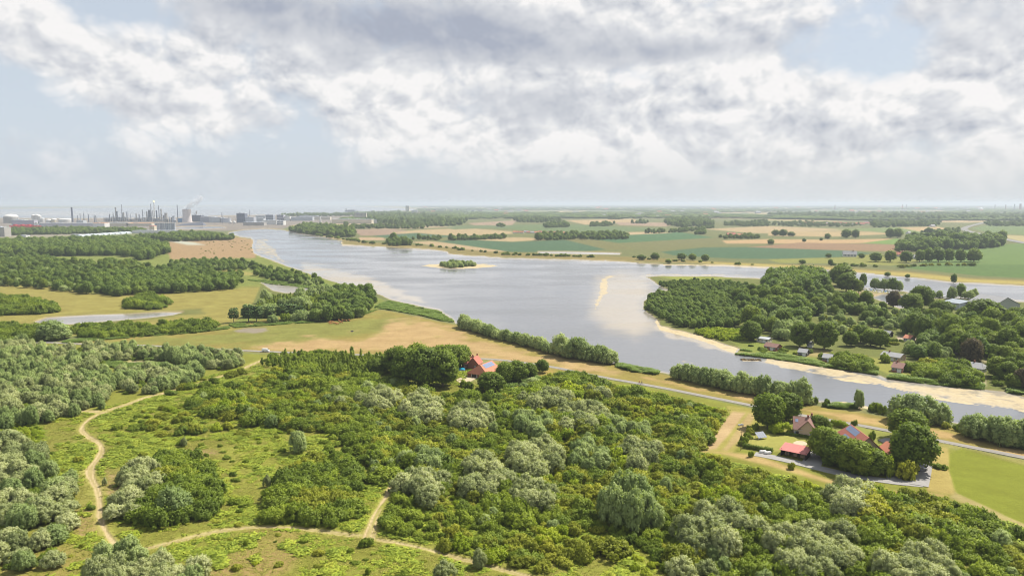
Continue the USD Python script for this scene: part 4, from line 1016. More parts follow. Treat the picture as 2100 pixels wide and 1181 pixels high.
POLDER = [([(1838, 503), (1870, 485), (1910, 488), (1970, 488), (2058, 487), (2055, 498), (1975, 505), (1900, 508), (1842, 507)], 12, (1.1, 1.6), 10), ([(1098, 482), (1150, 479), (1290, 477), (1285, 486), (1100, 488)], 17, (.8, 1.3), 8), ([(1315, 474), (1400, 471), (1460, 461), (1465, 466), (1400, 474), (1320, 476)], 18, (.7, 1.0), 6),
          ([(1360, 448), (1450, 446), (1465, 458), (1400, 464), (1365, 458)], 24, (1.1, 1.5), 10), ([(1475, 456), (1575, 453), (1575, 462), (1500, 463)], 30, (.9, 1.2), 8), ([(1422, 478), (1446, 472), (1448, 479)], 13, (.9, 1.2), 6), ([(1465, 484), (1530, 481), (1565, 486), (1480, 488)], 16, (.6, .9), 6),
          ([(788, 492), (830, 489), (845, 497), (800, 499)], 13, (.9, 1.3), 8), ([(845, 489), (905, 486), (903, 490)], 12, (.6, .9), 5), ([(912, 488), (1040, 482), (1040, 486), (920, 491)], 13, (.7, 1.0), 6), ([(583, 471), (630, 461), (690, 463), (728, 472), (720, 480), (650, 477)], 14, (1.0, 1.4), 10), ([(632, 476), (660, 470), (722, 474), (728, 480), (700, 482)], 12, (1.0, 1.3), 8),
          ([(730, 441), (860, 439), (960, 449), (945, 460), (880, 461), (760, 455)], 36, (1.2, 1.7), 10), ([(560, 440), (720, 438), (820, 434), (830, 438), (720, 442), (570, 443)], 50, (1.2, 1.7), 8), ([(1575, 437), (1800, 437), (2150, 440), (2150, 450), (1800, 448), (1575, 442)], 46, (1.2, 1.8), 10), ([(1780, 454), (1930, 453), (1925, 461), (1790, 464)], 28, (.9, 1.3), 8),
          ([(1050, 446), (1100, 443), (1158, 450), (1140, 455), (1060, 454)], 36, (1.0, 1.4), 8), ([(1110, 460), (1160, 457), (1170, 462), (1120, 464)], 16, (.9, 1.3), 8), ([(1205, 460), (1260, 456), (1262, 460), (1210, 462)], 20, (.9, 1.3), 8), ([(1240, 445), (1280, 443), (1276, 449), (1245, 448)], 26, (1.0, 1.4), 8), ([(1285, 456), (1330, 453), (1326, 456)], 22, (.9, 1.2), 8),
          ([(1890, 474), (1970, 470), (1965, 477), (1895, 477)], 22, (.8, 1.2), 6), ([(1010, 462), (1035, 460), (1036, 463)], 20, (.9, 1.2), 8), ([(700, 461), (880, 463), (870, 467), (720, 467)], 26, (.8, 1.2), 6), ([(2016, 455), (2150, 455), (2150, 461), (2030, 461)], 30, (.9, 1.3), 8), ([(1575, 456), (1640, 454), (1770, 459), (1760, 464), (1580, 463)], 34, (.7, 1.0), 6)]
for poly, gap, sz, mid in POLDER:
    sow({WT: 1}, poly, gap, sz, 'polder woods', mid, mound=.18, tallness=(.65, 1.35))
for k in range(6500):            # lines and clumps of trees over the far plain
    v = 422.8 + 30 * RNG.uniform() ** 1.7
    u = RNG.uniform(700 if v > 436 else 860, 2150)
    p = G(u, v)
    if math.hypot(*p) < 3300:
        continue
    a = math.sin(p[0] / 700 + 3 * math.sin(p[1] / 2300)) + math.sin(p[1] / 900 + 2 * math.sin(p[0] / 1500))
    if a < -.25:
        continue
    s = RNG.uniform(.9, 1.5)
    PLANTS.append([WT, p[0], p[1], None, s * RNG.uniform(2, 6 + p[1] / 1500), s, RNG.uniform(-.15, .15), RNG.integers(4), 'far plain'])
print('plants', len(PLANTS))
# ------------------------------------------------------------------ planting: what shows largest one by one, the rest as undergrowth
ROADLINE = LineString(rounded(G([p[0] for p in ROAD], [p[1] for p in ROAD])))
NEAR_TRACKS = [(LineString(rounded(G([p[0] for p in l], [p[1] for p in l]))), w) for l, w, _ in TRACKS]
YARDS = [Polygon(G([a for a, b in poly], [b for a, b in poly])) for poly in KEEP_OUT]
WATER_LAND = Polygon(G([a for a, b in WATER], [b for a, b in WATER])).buffer(0)
DRYLAND = [Polygon(G([a for a, b in q], [b for a, b in q])).buffer(0) for q in (PENINSULA, ISLAND)]
LAKES = [Polygon(G([a for a, b in q], [b for a, b in q])).buffer(0) for q in (POND, POND2)]


def settle():
    xy = np.array([[p[1], p[2]] for p in PLANTS], float)
    zz = height(xy)
    half = np.array([KINDS[p[0]][2] * p[4] for p in PLANTS])
    pts = shapely.points(xy)
    bad = shapely.distance(ROADLINE, pts) < 2.3 + half * .45
    for ln, w in NEAR_TRACKS:
        bad |= shapely.distance(ln, pts) < w * .6 + half * .7
    for y in YARDS:
        bad |= shapely.distance(y, pts) < half * .5
    wet = shapely.contains_xy(WATER_LAND, *xy.T)
    for q in DRYLAND:
        wet &= ~shapely.contains_xy(q, *xy.T)
    for q in LAKES:
        wet |= shapely.contains_xy(q, *xy.T)
    placed = np.array([p[8] in ('first farm', 'second farm', 'near bank', 'marina trees', 'lone willow', 'single saplings', 'polder trees') for p in PLANTS])
    bad = (bad & ~placed) | (wet & ~placed) | (zz < -.2) & ~placed
    out = []
    for p, z, b_ in zip(PLANTS, zz, bad):
        if not b_:
            p[3] = max(float(z), .1) - .12
            out.append(p)
    return out


PLANTS = settle()
uvp = project(np.array([[p[1], p[2], p[3] + KINDS[p[0]][1] * p[5] * .5] for p in PLANTS]))
far_off = np.array([math.hypot(math.hypot(p[1], p[2]), CAM_Z) for p in PLANTS])
area = np.array([KINDS[p[0]][1] * p[5] * KINDS[p[0]][2] * p[4] for p in PLANTS]) / far_off ** 2
inside = (uvp[:, 0] > -25) & (uvp[:, 0] < 2125) & (uvp[:, 1] < 1200)

LANDMARKS = [('the fork of the sandy track', 205, 848), ('the double bend of the sandy track', 205, 915), ('the sandy track crossing', 250, 1132), ('the path junction at the bottom', 758, 1105), ('the lone oval willow', 613, 925), ('the house with two chimneys', 962, 742), ('the barn with the arched white doorway', 995, 765), ('the pink-roofed open shed', 1627, 935),
             ('the solar-panelled red barn', 1750, 890), ('the brick house with one roof window', 1645, 870), ('the gravel yard corner', 1880, 990), ('the bright green field', 1985, 940), ('the meadow pond', 220, 656), ('the brown reed pool', 277, 745), ('the reed bed on the river', 850, 640), ('the straw-coloured farm lane', 1490, 890),
             ('the marina spit', 1830, 600), ('the big grey-roofed hall', 2030, 618), ('the white-doored brown bungalow', 1850, 750), ('the long grey bungalow', 1845, 728), ('the lagoon', 620, 590), ('the herd of cows', 700, 662), ('the parked white van', 544, 719), ('the river island', 940, 545), ('the algae crescent', 1225, 600), ('the small raft of reeds', 1540, 738),
             ('the sandy footpath end', 792, 1026), ('the dry clearing', 430, 928), ('the bare mud pool', 515, 679), ('the motorway bend', 1985, 470), ('the ploughed brown field', 1700, 508), ('the lonely field barn', 1740, 522), ('the two cyclists', 1313, 788), ('the giant round willow', 1290, 1050), ('the rear willow of the row', 1185, 720), ('the bottom right corner', 2060, 1150),
             ('the bottom left corner', 30, 1150), ('the sand spit by the plantation', 1440, 695), ('the dry headland', 430, 510), ('the silo building', 340, 467), ('the white algae margin', 1900, 810), ('the red-brown island hut', 1590, 708), ('the triangular meadow', 1150, 800), ('the middle silver grove', 1190, 860), ('the western silver grove', 870, 1000), ('the eastern silver grove', 1745, 1020),
             ('the broad dark copse', 640, 1010), ('the round dark copse', 380, 1000), ('the bracken gully', 1350, 1120), ('the lower silver grove', 1660, 1120)]
LM = np.array([[u, v] for _, u, v in LANDMARKS]); LMXY = G(LM[:, 0], LM[:, 1])
ONES = 'first second third fourth fifth sixth seventh eighth ninth tenth eleventh twelfth thirteenth fourteenth fifteenth sixteenth seventeenth eighteenth nineteenth'.split()
TENS = {2: 'twenty', 3: 'thirty', 4: 'forty', 5: 'fifty', 6: 'sixty', 7: 'seventy', 8: 'eighty', 9: 'ninety'}


def ordinal(n):
    if n < 20:
        return ONES[n - 1]
    if n > 99:
        return 'hundred-and-' + ordinal(n - 100) if n > 100 else 'hundredth'
    t, o = divmod(n, 10)
    return (TENS[t][:-1] + 'ieth') if o == 0 else TENS[t] + '-' + ONES[o - 1]


LOOKS_LIKE = {'silver_willow': 'silvery willow', 'grey_willow': 'grey-green willow', 'green_bush': 'mid-green bush', 'dark_bush': 'dark green bush', 'olive_bush': 'olive bush', 'bright_bush': 'bright yellow-green bush', 'broadleaf_tree': 'dark leafy tree', 'copper_tree': 'copper-leaved tree', 'wood_tree': 'dense bluish-green tree',
              'tall_poplar': 'tall poplar', 'young_poplar': 'slender green sapling', 'pine_tree': 'dark pine'}
CATEGORY = {'silver_willow': 'willow', 'grey_willow': 'willow', 'green_bush': 'bush', 'dark_bush': 'bush', 'olive_bush': 'bush', 'bright_bush': 'bush', 'broadleaf_tree': 'tree', 'copper_tree': 'tree', 'wood_tree': 'tree', 'tall_poplar': 'poplar', 'young_poplar': 'sapling', 'pine_tree': 'pine'}
QUOTA = {k: 290 for k in KINDS}
single = np.zeros(len(PLANTS), bool)
for kind in KINDS:
    idx = [i for i, p in enumerate(PLANTS) if p[0] == kind and inside[i]]
    idx.sort(key=lambda i: -area[i])
    single[idx[:QUOTA[kind]]] = True
named = {}
order = [i for i in range(len(PLANTS)) if single[i]]
for i in order:
    p = PLANTS[i]
    foot = project((p[1], p[2], p[3]))[0]
    d2 = ((LMXY - np.array([p[1], p[2]])) ** 2).sum(1)
    k = int(np.argmin(d2))
    du, dv = foot[0] - LM[k, 0], (foot[1] - LM[k, 1]) * 1.6
    side = ('right of' if du > 0 else 'left of') if abs(du) > abs(dv) else ('in front of' if dv > 0 else 'behind')
    named.setdefault((p[0], k, side), []).append((d2[k], i))
LABEL = {}
for (kind, k, side), members in named.items():
    members.sort()
    hs = sorted(KINDS[kind][1] * PLANTS[i][5] for _, i in members)
    for n, (_, i) in enumerate(members, 1):
        name = LOOKS_LIKE[kind]
        where = f'{side} {LANDMARKS[k][0]}'
        LABEL[i] = f'{ordinal(n)} nearest {name} {where}' if len(members) > 1 else f'only {name} {where}'
PLACE_GROUP = {'silver_willow': 'silvery willows on the heath', 'grey_willow': 'grey-green willows on the heath and banks', 'broadleaf_tree': 'leafy trees at the farms and in the park', 'wood_tree': 'trees of the woods and fields', 'pine_tree': 'pines by the pasture'}


def copy_of(kind, variant, p, label, cat, group):
    path = numbered(kind)
    x = UsdGeom.Xform.Define(stage, path)
    x.AddTranslateOp().Set((p[1], p[2], p[3])); x.AddRotateZOp().Set(math.degrees(p[6])); x.AddScaleOp().Set((p[4], p[4], p[5]))
    pr = x.GetPrim()
    pr.GetReferences().AddInternalReference(KINDS[kind][0][variant]); pr.SetInstanceable(True)
    return tag(pr, label, cat, group)


for i in order:
    p = PLANTS[i]
    copy_of(p[0], p[7], p, LABEL[i], CATEGORY[p[0]], PLACE_GROUP.get(p[0], LOOKS_LIKE[p[0]].replace('bush', 'bushes') + ' of the heath and hedges' if 'bush' in p[0] else LOOKS_LIKE[p[0]] + 's'))


def mass(name, items, protos, label, cat):
    """One object for what nobody could count. items: x, y, z, sx, sz, turn, variant; protos: class paths of single meshes."""
    path = numbered(name)
    pi = UsdGeom.PointInstancer.Define(stage, path)
    a = np.array([[float(v) for v in it] for it in items])
    for k, pr in enumerate(protos):
        q = stage.DefinePrim(f'{path}/form_{"abcdefgh"[k]}', 'Xform')
        q.GetReferences().AddInternalReference(pr)
    pi.CreatePrototypesRel().SetTargets([Sdf.Path(f'{path}/form_{"abcdefgh"[k]}') for k in range(len(protos))])
    pi.CreatePositionsAttr(Vt.Vec3fArray.FromNumpy(a[:, :3].astype(np.float32)))
    pi.CreateScalesAttr(Vt.Vec3fArray.FromNumpy(np.stack([a[:, 3], a[:, 3], a[:, 4]], -1).astype(np.float32)))
    pi.CreateOrientationsAttr(Vt.QuathArray([Gf.Quath(float(math.cos(t / 2)), 0.0, 0.0, float(math.sin(t / 2))) for t in a[:, 5]]))
    pi.CreateProtoIndicesAttr(Vt.IntArray.FromNumpy(a[:, 6].astype(np.int32)))
    return tag(pi.GetPrim(), label, cat, kind='stuff')


STUFF = {'silver_willow': ('willow_scrub', 'silvery willow scrub filling in between the larger willows'), 'grey_willow': ('grey_willow_scrub', 'grey-green willow scrub of the marshy wood and banks'), 'green_bush': ('green_scrub', 'dense mid-green scrub covering the heath in the middle'), 'dark_bush': ('dark_scrub', 'dark green scrub and hedge growth among the thickets'),
         'olive_bush': ('olive_scrub', 'olive scrub low between the bushes of the heath'), 'bright_bush': ('bright_scrub', 'bright yellow-green bramble scrub in patches'), 'wood_tree': ('woodland', 'dense dark woodland and tree lines far across the plain'), 'broadleaf_tree': ('leafy_wood', 'leafy wood filling the holiday park'), 'young_poplar': ('sapling_thicket', 'thicket of slender saplings by the road and lagoon'),
         'pine_tree': ('pine_wood', 'dark pines behind the front row'), 'tall_poplar': ('poplar_wood', 'poplars'), 'copper_tree': ('copper_wood', 'copper-leaved trees')}
for kind in KINDS:
    rest = [p for i, p in enumerate(PLANTS) if p[0] == kind and not single[i]]
    if rest:
        mass(STUFF[kind][0], [(p[1], p[2], p[3], p[4], p[5], p[6], p[7]) for p in rest], KINDS[kind][0], STUFF[kind][1], 'scrub' if 'scrub' in STUFF[kind][0] else 'wood')
print('single', int(single.sum()), 'mass', len(PLANTS) - int(single.sum()))

# ------------------------------------------------------------------ bracken, grass and reeds
stage.CreateClassPrim('/World/herb_kinds')


def frond_mesh(path, rng, n, length, width, spread_, look, curl=.5):
    V, N, Q = [], [], []
    for i in range(n):
        a = rng.uniform(0, 6.28); d = np.array([math.cos(a), math.sin(a), 0]); s = np.array([-d[1], d[0], 0])
        o = np.array([*rng.uniform(-spread_, spread_, 2), 0]); L = length * rng.uniform(.6, 1.15); w = width * rng.uniform(.7, 1.3)
        up = rng.uniform(.6, 1.0)
        p1 = o + np.array([0, 0, L * .5 * up]) + d * L * .22; p2 = o + d * L * (.55 + .3 * curl) + np.array([0, 0, L * up * (.85 - .45 * curl)])
        k = len(V) * 6
        V.append([o - s * w * .2, o + s * w * .2, p1 + s * w * .5, p1 - s * w * .5, p2 + s * w * .32, p2 - s * w * .32])
        nn = np.array([0, 0, 1.0]) + d * .45 + rng.normal(size=3) * .18
        N.append(np.repeat((nn / np.linalg.norm(nn))[None], 6, 0))
        Q += [[k, k + 1, k + 2, k + 3], [k + 3, k + 2, k + 4, k + 5]]
    UsdGeom.Xform.Define(stage, path)
    V, N = np.array(V).reshape(-1, 3), np.array(N).reshape(-1, 3)
    raw_mesh(path + '/fronds', V, face_out(V, N, np.array(Q)), LEAF[look], N)
    return path


FERNS = [frond_mesh(f'/World/herb_kinds/fern_{k}', np.random.default_rng(40 + k), 26, .85, .42, .75, 'fern') for k in range(3)] + [frond_mesh('/World/herb_kinds/fern_3', np.random.default_rng(44), 24, .75, .4, .7, 'olive')] + [frond_mesh('/World/herb_kinds/fern_4', np.random.default_rng(45), 24, .8, .4, .7, 'green')]
REEDS = [frond_mesh(f'/World/herb_kinds/reed_{k}', np.random.default_rng(60 + k), 40, 2.3, .28, 1.1, 'reed', .05) for k in range(2)]


def scatter(poly, n, seed):
    rng = np.random.default_rng(seed)
    P = Polygon(G([a for a, b in poly], [b for a, b in poly])).buffer(0)
    x0, y0, x1, y1 = P.bounds
    pts = rng.uniform((x0, y0), (x1, y1), (int(n * (x1 - x0) * (y1 - y0) / P.area), 2))
    return pts[shapely.contains_xy(P, pts[:, 0], pts[:, 1])], rng


HEATH = [(-40, 845), (150, 850), (250, 830), (420, 775), (560, 735), (760, 735), (1120, 770), (1300, 795), (1500, 845), (1430, 935), (1700, 1005), (1930, 1030), (2140, 1100), (2140, 1300), (-60, 1300)]
pts, rng = scatter(HEATH, 128000, 5)
f1 = fade(np.c_[pts / 21.0, np.zeros(len(pts))], 3, 21); f2 = fade(np.c_[pts / 5.5, np.zeros(len(pts))], 3, 23)
f1 = (f1 - f1.mean()) / f1.std(); f2 = (f2 - f2.mean()) / f2.std()
uvh = project(np.c_[pts, np.zeros(len(pts))])
keep = f1 * .5 + f2 * .65 > -.55
sp = shapely.points(pts)
for ln, w in NEAR_TRACKS:
    keep &= shapely.distance(ln, sp) > w * .8 + .6 + .8 * np.abs(f2)
for name, poly, col, *_ in LAND:
    if name == 'heath' and col[0] > .27:
        P = Polygon(G([a for a, b in poly], [b for a, b in poly])).buffer(0)
        keep &= ~(shapely.contains_xy(P, *pts.T) & (f2 < 1.2))
bare, f2bare = pts[~keep], f2[~keep]
pts, f1, f2 = pts[keep], f1[keep], f2[keep]
zz = height(pts)
size = np.clip(.62 + .26 * f2 + .12 * f1 + rng.normal(size=len(pts)) * .15, .25, 1.5)
var = np.where(rng.uniform(size=len(pts)) < .70, rng.integers(0, 3, len(pts)), np.where(f1 > 0, 4, 3))
mass('bracken', np.c_[pts, zz - .05, size * 1.15, size * rng.uniform(.7, 1.1, len(pts)), rng.uniform(0, 6.28, len(pts)), var], FERNS, 'yellow-green bracken and brambles carpeting the heath', 'bracken')
GRASSES = [frond_mesh(f'/World/herb_kinds/grass_{k}', np.random.default_rng(90 + k), 22, .5, .16, .8, 'grass', .25) for k in range(2)]
ok = np.ones(len(bare), bool)
sp = shapely.points(bare)
for ln, w in NEAR_TRACKS:
    ok &= shapely.distance(ln, sp) > w * .95
ok &= np.random.default_rng(2).uniform(size=len(bare)) < .5
bare = bare[ok]; rng = np.random.default_rng(6)
s_ = rng.uniform(.5, 1.15, len(bare))
mass('grass', np.c_[bare, height(bare) - .04, s_ * 1.2, s_ * .6, rng.uniform(0, 6.28, len(bare)), rng.integers(0, 2, len(bare))], GRASSES, 'rough straw-coloured grass in the gaps of the bracken', 'grass')
REEDBEDS = [([(765, 634), (795, 618), (830, 626), (870, 633), (905, 643), (932, 662), (918, 662), (870, 650), (800, 638)], 5200), ([(1507, 727), (1575, 735), (1640, 744), (1700, 755), (1696, 748), (1640, 735), (1575, 726), (1520, 720)], 2600), ([(1700, 754), (1798, 769), (1796, 762), (1740, 750), (1700, 745)], 1700), ([(1822, 777), (1905, 788), (2018, 800), (2012, 791), (1960, 785), (1880, 776), (1830, 769)], 3600),
            ([(2058, 804), (2140, 818), (2140, 808), (2080, 798)], 1200), ([(1262, 746), (1320, 756), (1352, 765), (1345, 770), (1300, 764), (1265, 754)], 1300), ([(1690, 828), (1750, 838), (1760, 845), (1700, 838)], 900), ([(205, 742), (225, 733), (290, 727), (350, 732), (410, 742), (400, 748), (340, 742), (306, 741), (275, 741), (245, 748), (240, 758), (210, 752)], 2600), ([(250, 750), (330, 748), (400, 750), (330, 757), (260, 757)], 1400),
            ([(500, 575), (560, 577), (640, 585), (700, 596), (690, 602), (640, 592), (560, 583)], 2600), ([(470, 668), (560, 663), (640, 658), (760, 640), (780, 636), (740, 650), (640, 664), (480, 674)], 2600), ([(130, 700), (240, 690), (380, 680), (470, 672), (470, 676), (380, 685), (240, 696), (130, 706)], 2400), ([(1020, 808), (1060, 792), (1110, 778), (1090, 770), (1040, 792), (1000, 806)], 700)]
items = []
for k, (poly, n) in enumerate(REEDBEDS):
    q, rng = scatter(poly, n, 80 + k)
    zz = np.maximum(height(q), -.1)
    cl = fade(np.c_[q / 7.0, np.zeros(len(q))], 3, 70 + k); cl = (cl - cl.mean()) / (cl.std() + 1e-6)
    ok = cl + rng.normal(size=len(q)) * .4 > -.9
    q, zz, cl = q[ok], zz[ok], cl[ok]
    s = np.clip(rng.uniform(.4, .8, len(q)) + .16 * cl, .2, 1.2) * (.8 if poly[0][0] < 500 else 1)
    items.append(np.c_[q, zz, s, s * rng.uniform(.9, 1.1, len(q)), rng.uniform(0, 6.28, len(q)), rng.integers(0, 2, len(q))])
mass('reeds', np.vstack(items), REEDS, 'green reed beds standing along the water and round the pools', 'reeds')
# ------------------------------------------------------------------ buildings and other things
RED_TILE = plain('red_tile_look', (.34, .125, .09), .8, .22, 1.2, spec=.2, bump=.3)
ORANGE_TILE = plain('orange_tile_look', (.40, .165, .10), .8, .2, 1.2, spec=.2, bump=.3)
PINK_SHEET = plain('pink_sheet_look', (0.426, 0.137, 0.118), .55, .12, .6, spec=.35)
BROWN_TILE = plain('brown_tile_look', (0.200, 0.116, 0.096), .85, .22, 1.0, spec=.2, bump=.3)
GREY_ROOF = plain('grey_roof_look', (.24, .24, .245), .8, .18, .4, spec=.25)
PALE_ROOF = plain('pale_roof_look', (0.340, 0.360, 0.381), .6, .12, .3, spec=.3)
BRICK = plain('brick_look', (.22, .095, .065), .9, .25, 2.0, spec=.1)
BUFF_BRICK = plain('buff_brick_look', (.36, .27, .19), .9, .2, 2.0, spec=.1)
DARK_WOOD = plain('dark_wood_look', (.035, .028, .026), .8, .3, 1.5, spec=.2)
WHITE = plain('white_paint_look', (0.499, 0.493, 0.474), .6, .06, .5, spec=.3)
CREAM = plain('cream_paint_look', (0.449, 0.408, 0.326), .7, .08, .4, spec=.2)
STEEL = plain('steel_look', (.36, .38, .42), .5, .15, .2, metallic=.2, spec=.4)
DARK_STEEL = plain('dark_steel_look', (.11, .12, .16), .6, .2, .2, spec=.3)
CONCRETE = plain('concrete_look', (0.288, 0.277, 0.259), .9, .14, .08, spec=.1)
GRAVEL = plain('gravel_look', (0.243, 0.232, 0.221), .95, .22, .9, spec=.08)
PANE = plain('pane_look', (.05, .07, .10), .12, .1, .3, spec=.6)
SOLAR = plain('solar_look', (.16, .20, .30), .22, .1, .8, spec=.7)
ORANGE = plain('orange_look', (.55, .25, .09), .7, .1, .3)
REDPAINT = plain('red_paint_look', (.50, .06, .06), .5, .1, .2)
BLUEPAINT = plain('blue_paint_look', (.10, .22, .38), .5, .15, .3)
POOLBLUE = plain('pool_blue_look', (.03, .33, .48), .15, .1, .8, spec=.5)
SAND = plain('sand_look', (0.387, 0.324, 0.225), .95, .12, .8, spec=.05)
GLASSHOUSE = plain('glasshouse_look', (0.440, 0.480, 0.496), .3, .1, .05, spec=.5)
COWHIDE = plain('cow_hide_look', (.33, .15, .06), .8, .25, 1.5, spec=.15)
SKIN = plain('skin_look', (.50, .30, .22), .6, .05, 3); CLOTH = plain('dark_cloth_look', (.06, .06, .09), .9, .2, 3); CLOTH_RED = plain('red_cloth_look', (.35, .05, .06), .9, .2, 3)
BLACK = plain('black_rubber_look', (.025, .025, .028), .7, .1, 2); CARPAINT = plain('dark_car_look', (.05, .055, .07), .25, .05, .3, spec=.6); WHITECAR = plain('white_car_look', (0.600, 0.600, 0.600), .3, .04, .3, spec=.6)
HEDGE = LEAF['dark']
FLAME = usdkit.material(stage, '/World/Looks/flame_look', {'e': ('emission', {'color': (1.0, .75, .2), 'strength': 2.0})}, [], surface='e.emission')


def bx(x, y, z, dx, dy, dz, yaw=0.0):
    """A box standing on z, centred on x, y."""
    m = trimesh.creation.box([dx, dy, dz]); m.apply_translation([0, 0, dz / 2])
    if yaw:
        m.apply_transform(trimesh.transformations.rotation_matrix(yaw, [0, 0, 1]))
    m.apply_translation([x, y, z]); return m


def cyl(x, y, z, r, h, n=16, r2=None):
    a = np.arange(n) / n * 2 * np.pi
    r2 = r if r2 is None else r2
    V = np.vstack([np.c_[np.cos(a) * r, np.sin(a) * r, np.zeros(n)], np.c_[np.cos(a) * r2, np.sin(a) * r2, np.full(n, h)], [[0, 0, 0], [0, 0, h]]]) + np.array([x, y, z])
    F = []
    for i in range(n):
        j = (i + 1) % n
        F += [[i, j, n + j], [i, n + j, n + i], [2 * n, j, i], [2 * n + 1, n + i, n + j]]
    return trimesh.Trimesh(V, F, process=False)


def turned(profile, n=24):
    return trimesh.creation.revolve(np.array(profile, float), sections=n)


def join(*ms):
    return trimesh.util.concatenate(list(ms))


def thing(name, label, cat, xy, z=None, yaw=0.0, group=None, kind=None):
    x = UsdGeom.Xform.Define(stage, numbered(name))
    z = float(height(xy)[0]) if z is None else z
    x.AddTranslateOp().Set((float(xy[0]), float(xy[1]), float(z))); x.AddRotateZOp().Set(math.degrees(yaw))
    return tag(x, label, cat, group, kind)


def part(parent, name, mesh, mat, label=None, smooth=False):
    p = usdkit.mesh(stage, numbered(name, str(parent.GetPath())), mesh, mat, smooth=smooth).GetPrim()
    return tag(p, label)


def window(parent, x, y, z, w, h, side, frame=WHITE):
    """A window on a wall; side: which way it looks, as an angle in the thing's own frame."""
    c, s = math.cos(side), math.sin(side)
    f = join(*[bx(0, a, b, .10, d, e) for a, b, d, e in ((-w / 2 + .05, 0, .1, h), (w / 2 - .05, 0, .1, h), (0, 0, w - .2, .1), (0, h - .1, w - .2, .1), (0, .1, .06, h - .2))])
    g = bx(0, 0, .1, .05, w - .2, h - .2)
    T = trimesh.transformations.rotation_matrix(side, [0, 0, 1]); T[:3, 3] = [x + c * .03, y + s * .03, z]
    f.apply_transform(T); g.apply_transform(T)
    p = part(parent, 'window', f, frame)
    part(p, 'pane', g, PANE)


def door(parent, x, y, z, w, h, side, mat, frame=None):
    d = bx(0, 0, 0, .08, w, h)
    T = trimesh.transformations.rotation_matrix(side, [0, 0, 1]); T[:3, 3] = [x + math.cos(side) * .05, y + math.sin(side) * .05, z]
    if frame:
        f = join(bx(0, -w / 2 - .2, 0, .14, .4, h), bx(0, w / 2 + .2, 0, .14, .4, h), bx(0, 0, h, .14, w + .8, .4)); f.apply_transform(T)
    d.apply_transform(T)
    p = part(parent, 'door', d, mat)
    if frame:
        part(p, 'door_frame', f, frame)


def gabled(name, label, cat, r0, r1, hr, he, width, roof, wall, hips=(0, 0), wins=3, doors=(), chimneys=(), over=.45, group=None, tiles=0):
    """A pitched building under the ridge seen from r0 to r1 in the photograph; hips: how far the ridge stops short of each end."""
    a, b = G(*r0, hr), G(*r1, hr)
    d = b - a; L = np.linalg.norm(d); yaw = math.atan2(d[1], d[0])
    u = d / L
    a, b = a - u * hips[0], b + u * hips[1]
    L = L + hips[0] + hips[1]
    t = thing(name, label, cat, (a + b) / 2, yaw=yaw, group=group)
    w, h = width / 2, L / 2
    x0, x1 = -h + hips[0], h - hips[1]
    V = [(-h, -w, -.3), (h, -w, -.3), (h, w, -.3), (-h, w, -.3), (-h, -w, he), (h, -w, he), (h, w, he), (-h, w, he), (x0, 0, hr - .1), (x1, 0, hr - .1)]
    F = [(0, 1, 5), (0, 5, 4), (2, 3, 7), (2, 7, 6), (1, 2, 6), (1, 6, 5), (3, 0, 4), (3, 4, 7), (4, 5, 9), (4, 9, 8), (6, 7, 8), (6, 8, 9), (4, 8, 7), (5, 6, 9)]
    part(t, 'wall', trimesh.Trimesh(np.array(V, float), F, process=False), wall)
    k = (hr - he) / w
    oh = over if not hips[0] else over
    hx0, hx1 = (-h - over, h + over)
    e = he - over * k
    rx0, rx1 = (x0 if hips[0] else hx0), (x1 if hips[1] else hx1)

    def slab(pts, th=.16):
        p = np.array(pts, float); n = np.cross(p[1] - p[0], p[2] - p[0]); n /= np.linalg.norm(n)
        n *= np.sign(n[2]) or 1
        V = np.vstack([p + n * .06, p + n * (.06 + th)]); m = len(p)
        hull = trimesh.Trimesh(V, process=False).convex_hull
        return hull
    for s in (-1, 1):
        part(t, 'roof', slab([(hx0, s * (w + over), e), (hx1, s * (w + over), e), (rx1, s * .02, hr + .02), (rx0, s * .02, hr + .02)]), roof)
    for hp, xx, rx in ((hips[0], hx0, rx0), (hips[1], hx1, rx1)):
        if hp:
            part(t, 'hip_roof', slab([(xx, -(w + over), e), (xx, w + over, e), (rx, 0, hr + .02)]), roof)
    part(t, 'ridge', bx((rx0 + rx1) / 2, 0, hr + .05, rx1 - rx0, .35, .18), roof)
    part(t, 'gutter', join(bx(0, w + over + .06, e, 2 * h, .12, .1), bx(0, -w - over - .06, e, 2 * h, .12, .1)), WHITE)
    for cx in chimneys:
        part(t, 'chimney', join(bx(x0 + cx * (x1 - x0), 0, hr - .6, .7, .7, 1.7), bx(x0 + cx * (x1 - x0), 0, hr + 1.1, .85, .85, .15)), BRICK)
    wh = min(1.3, he - 1.0)
    if wins and wh > .4:
        for s in (-1, 1):
            for i in range(wins):
                window(t, -h + (i + .5) * L / wins, s * w, 1.0, 1.3, wh, s * math.pi / 2)
        for s in (-1, 1):
            window(t, s * h, -w * .4, 1.0, 1.2, wh, 0 if s > 0 else math.pi)
    for end, off, dw, dh, mat, fr in doors:
        if end in ('a', 'b'):
            s = -1 if end == 'a' else 1
            door(t, s * h, off, 0, dw, dh, 0 if s > 0 else math.pi, mat, fr)
        else:
            s = -1 if end == 'l' else 1
            door(t, off, s * w, 0, dw, dh, s * math.pi / 2, mat, fr)
    return t, L, width, yaw


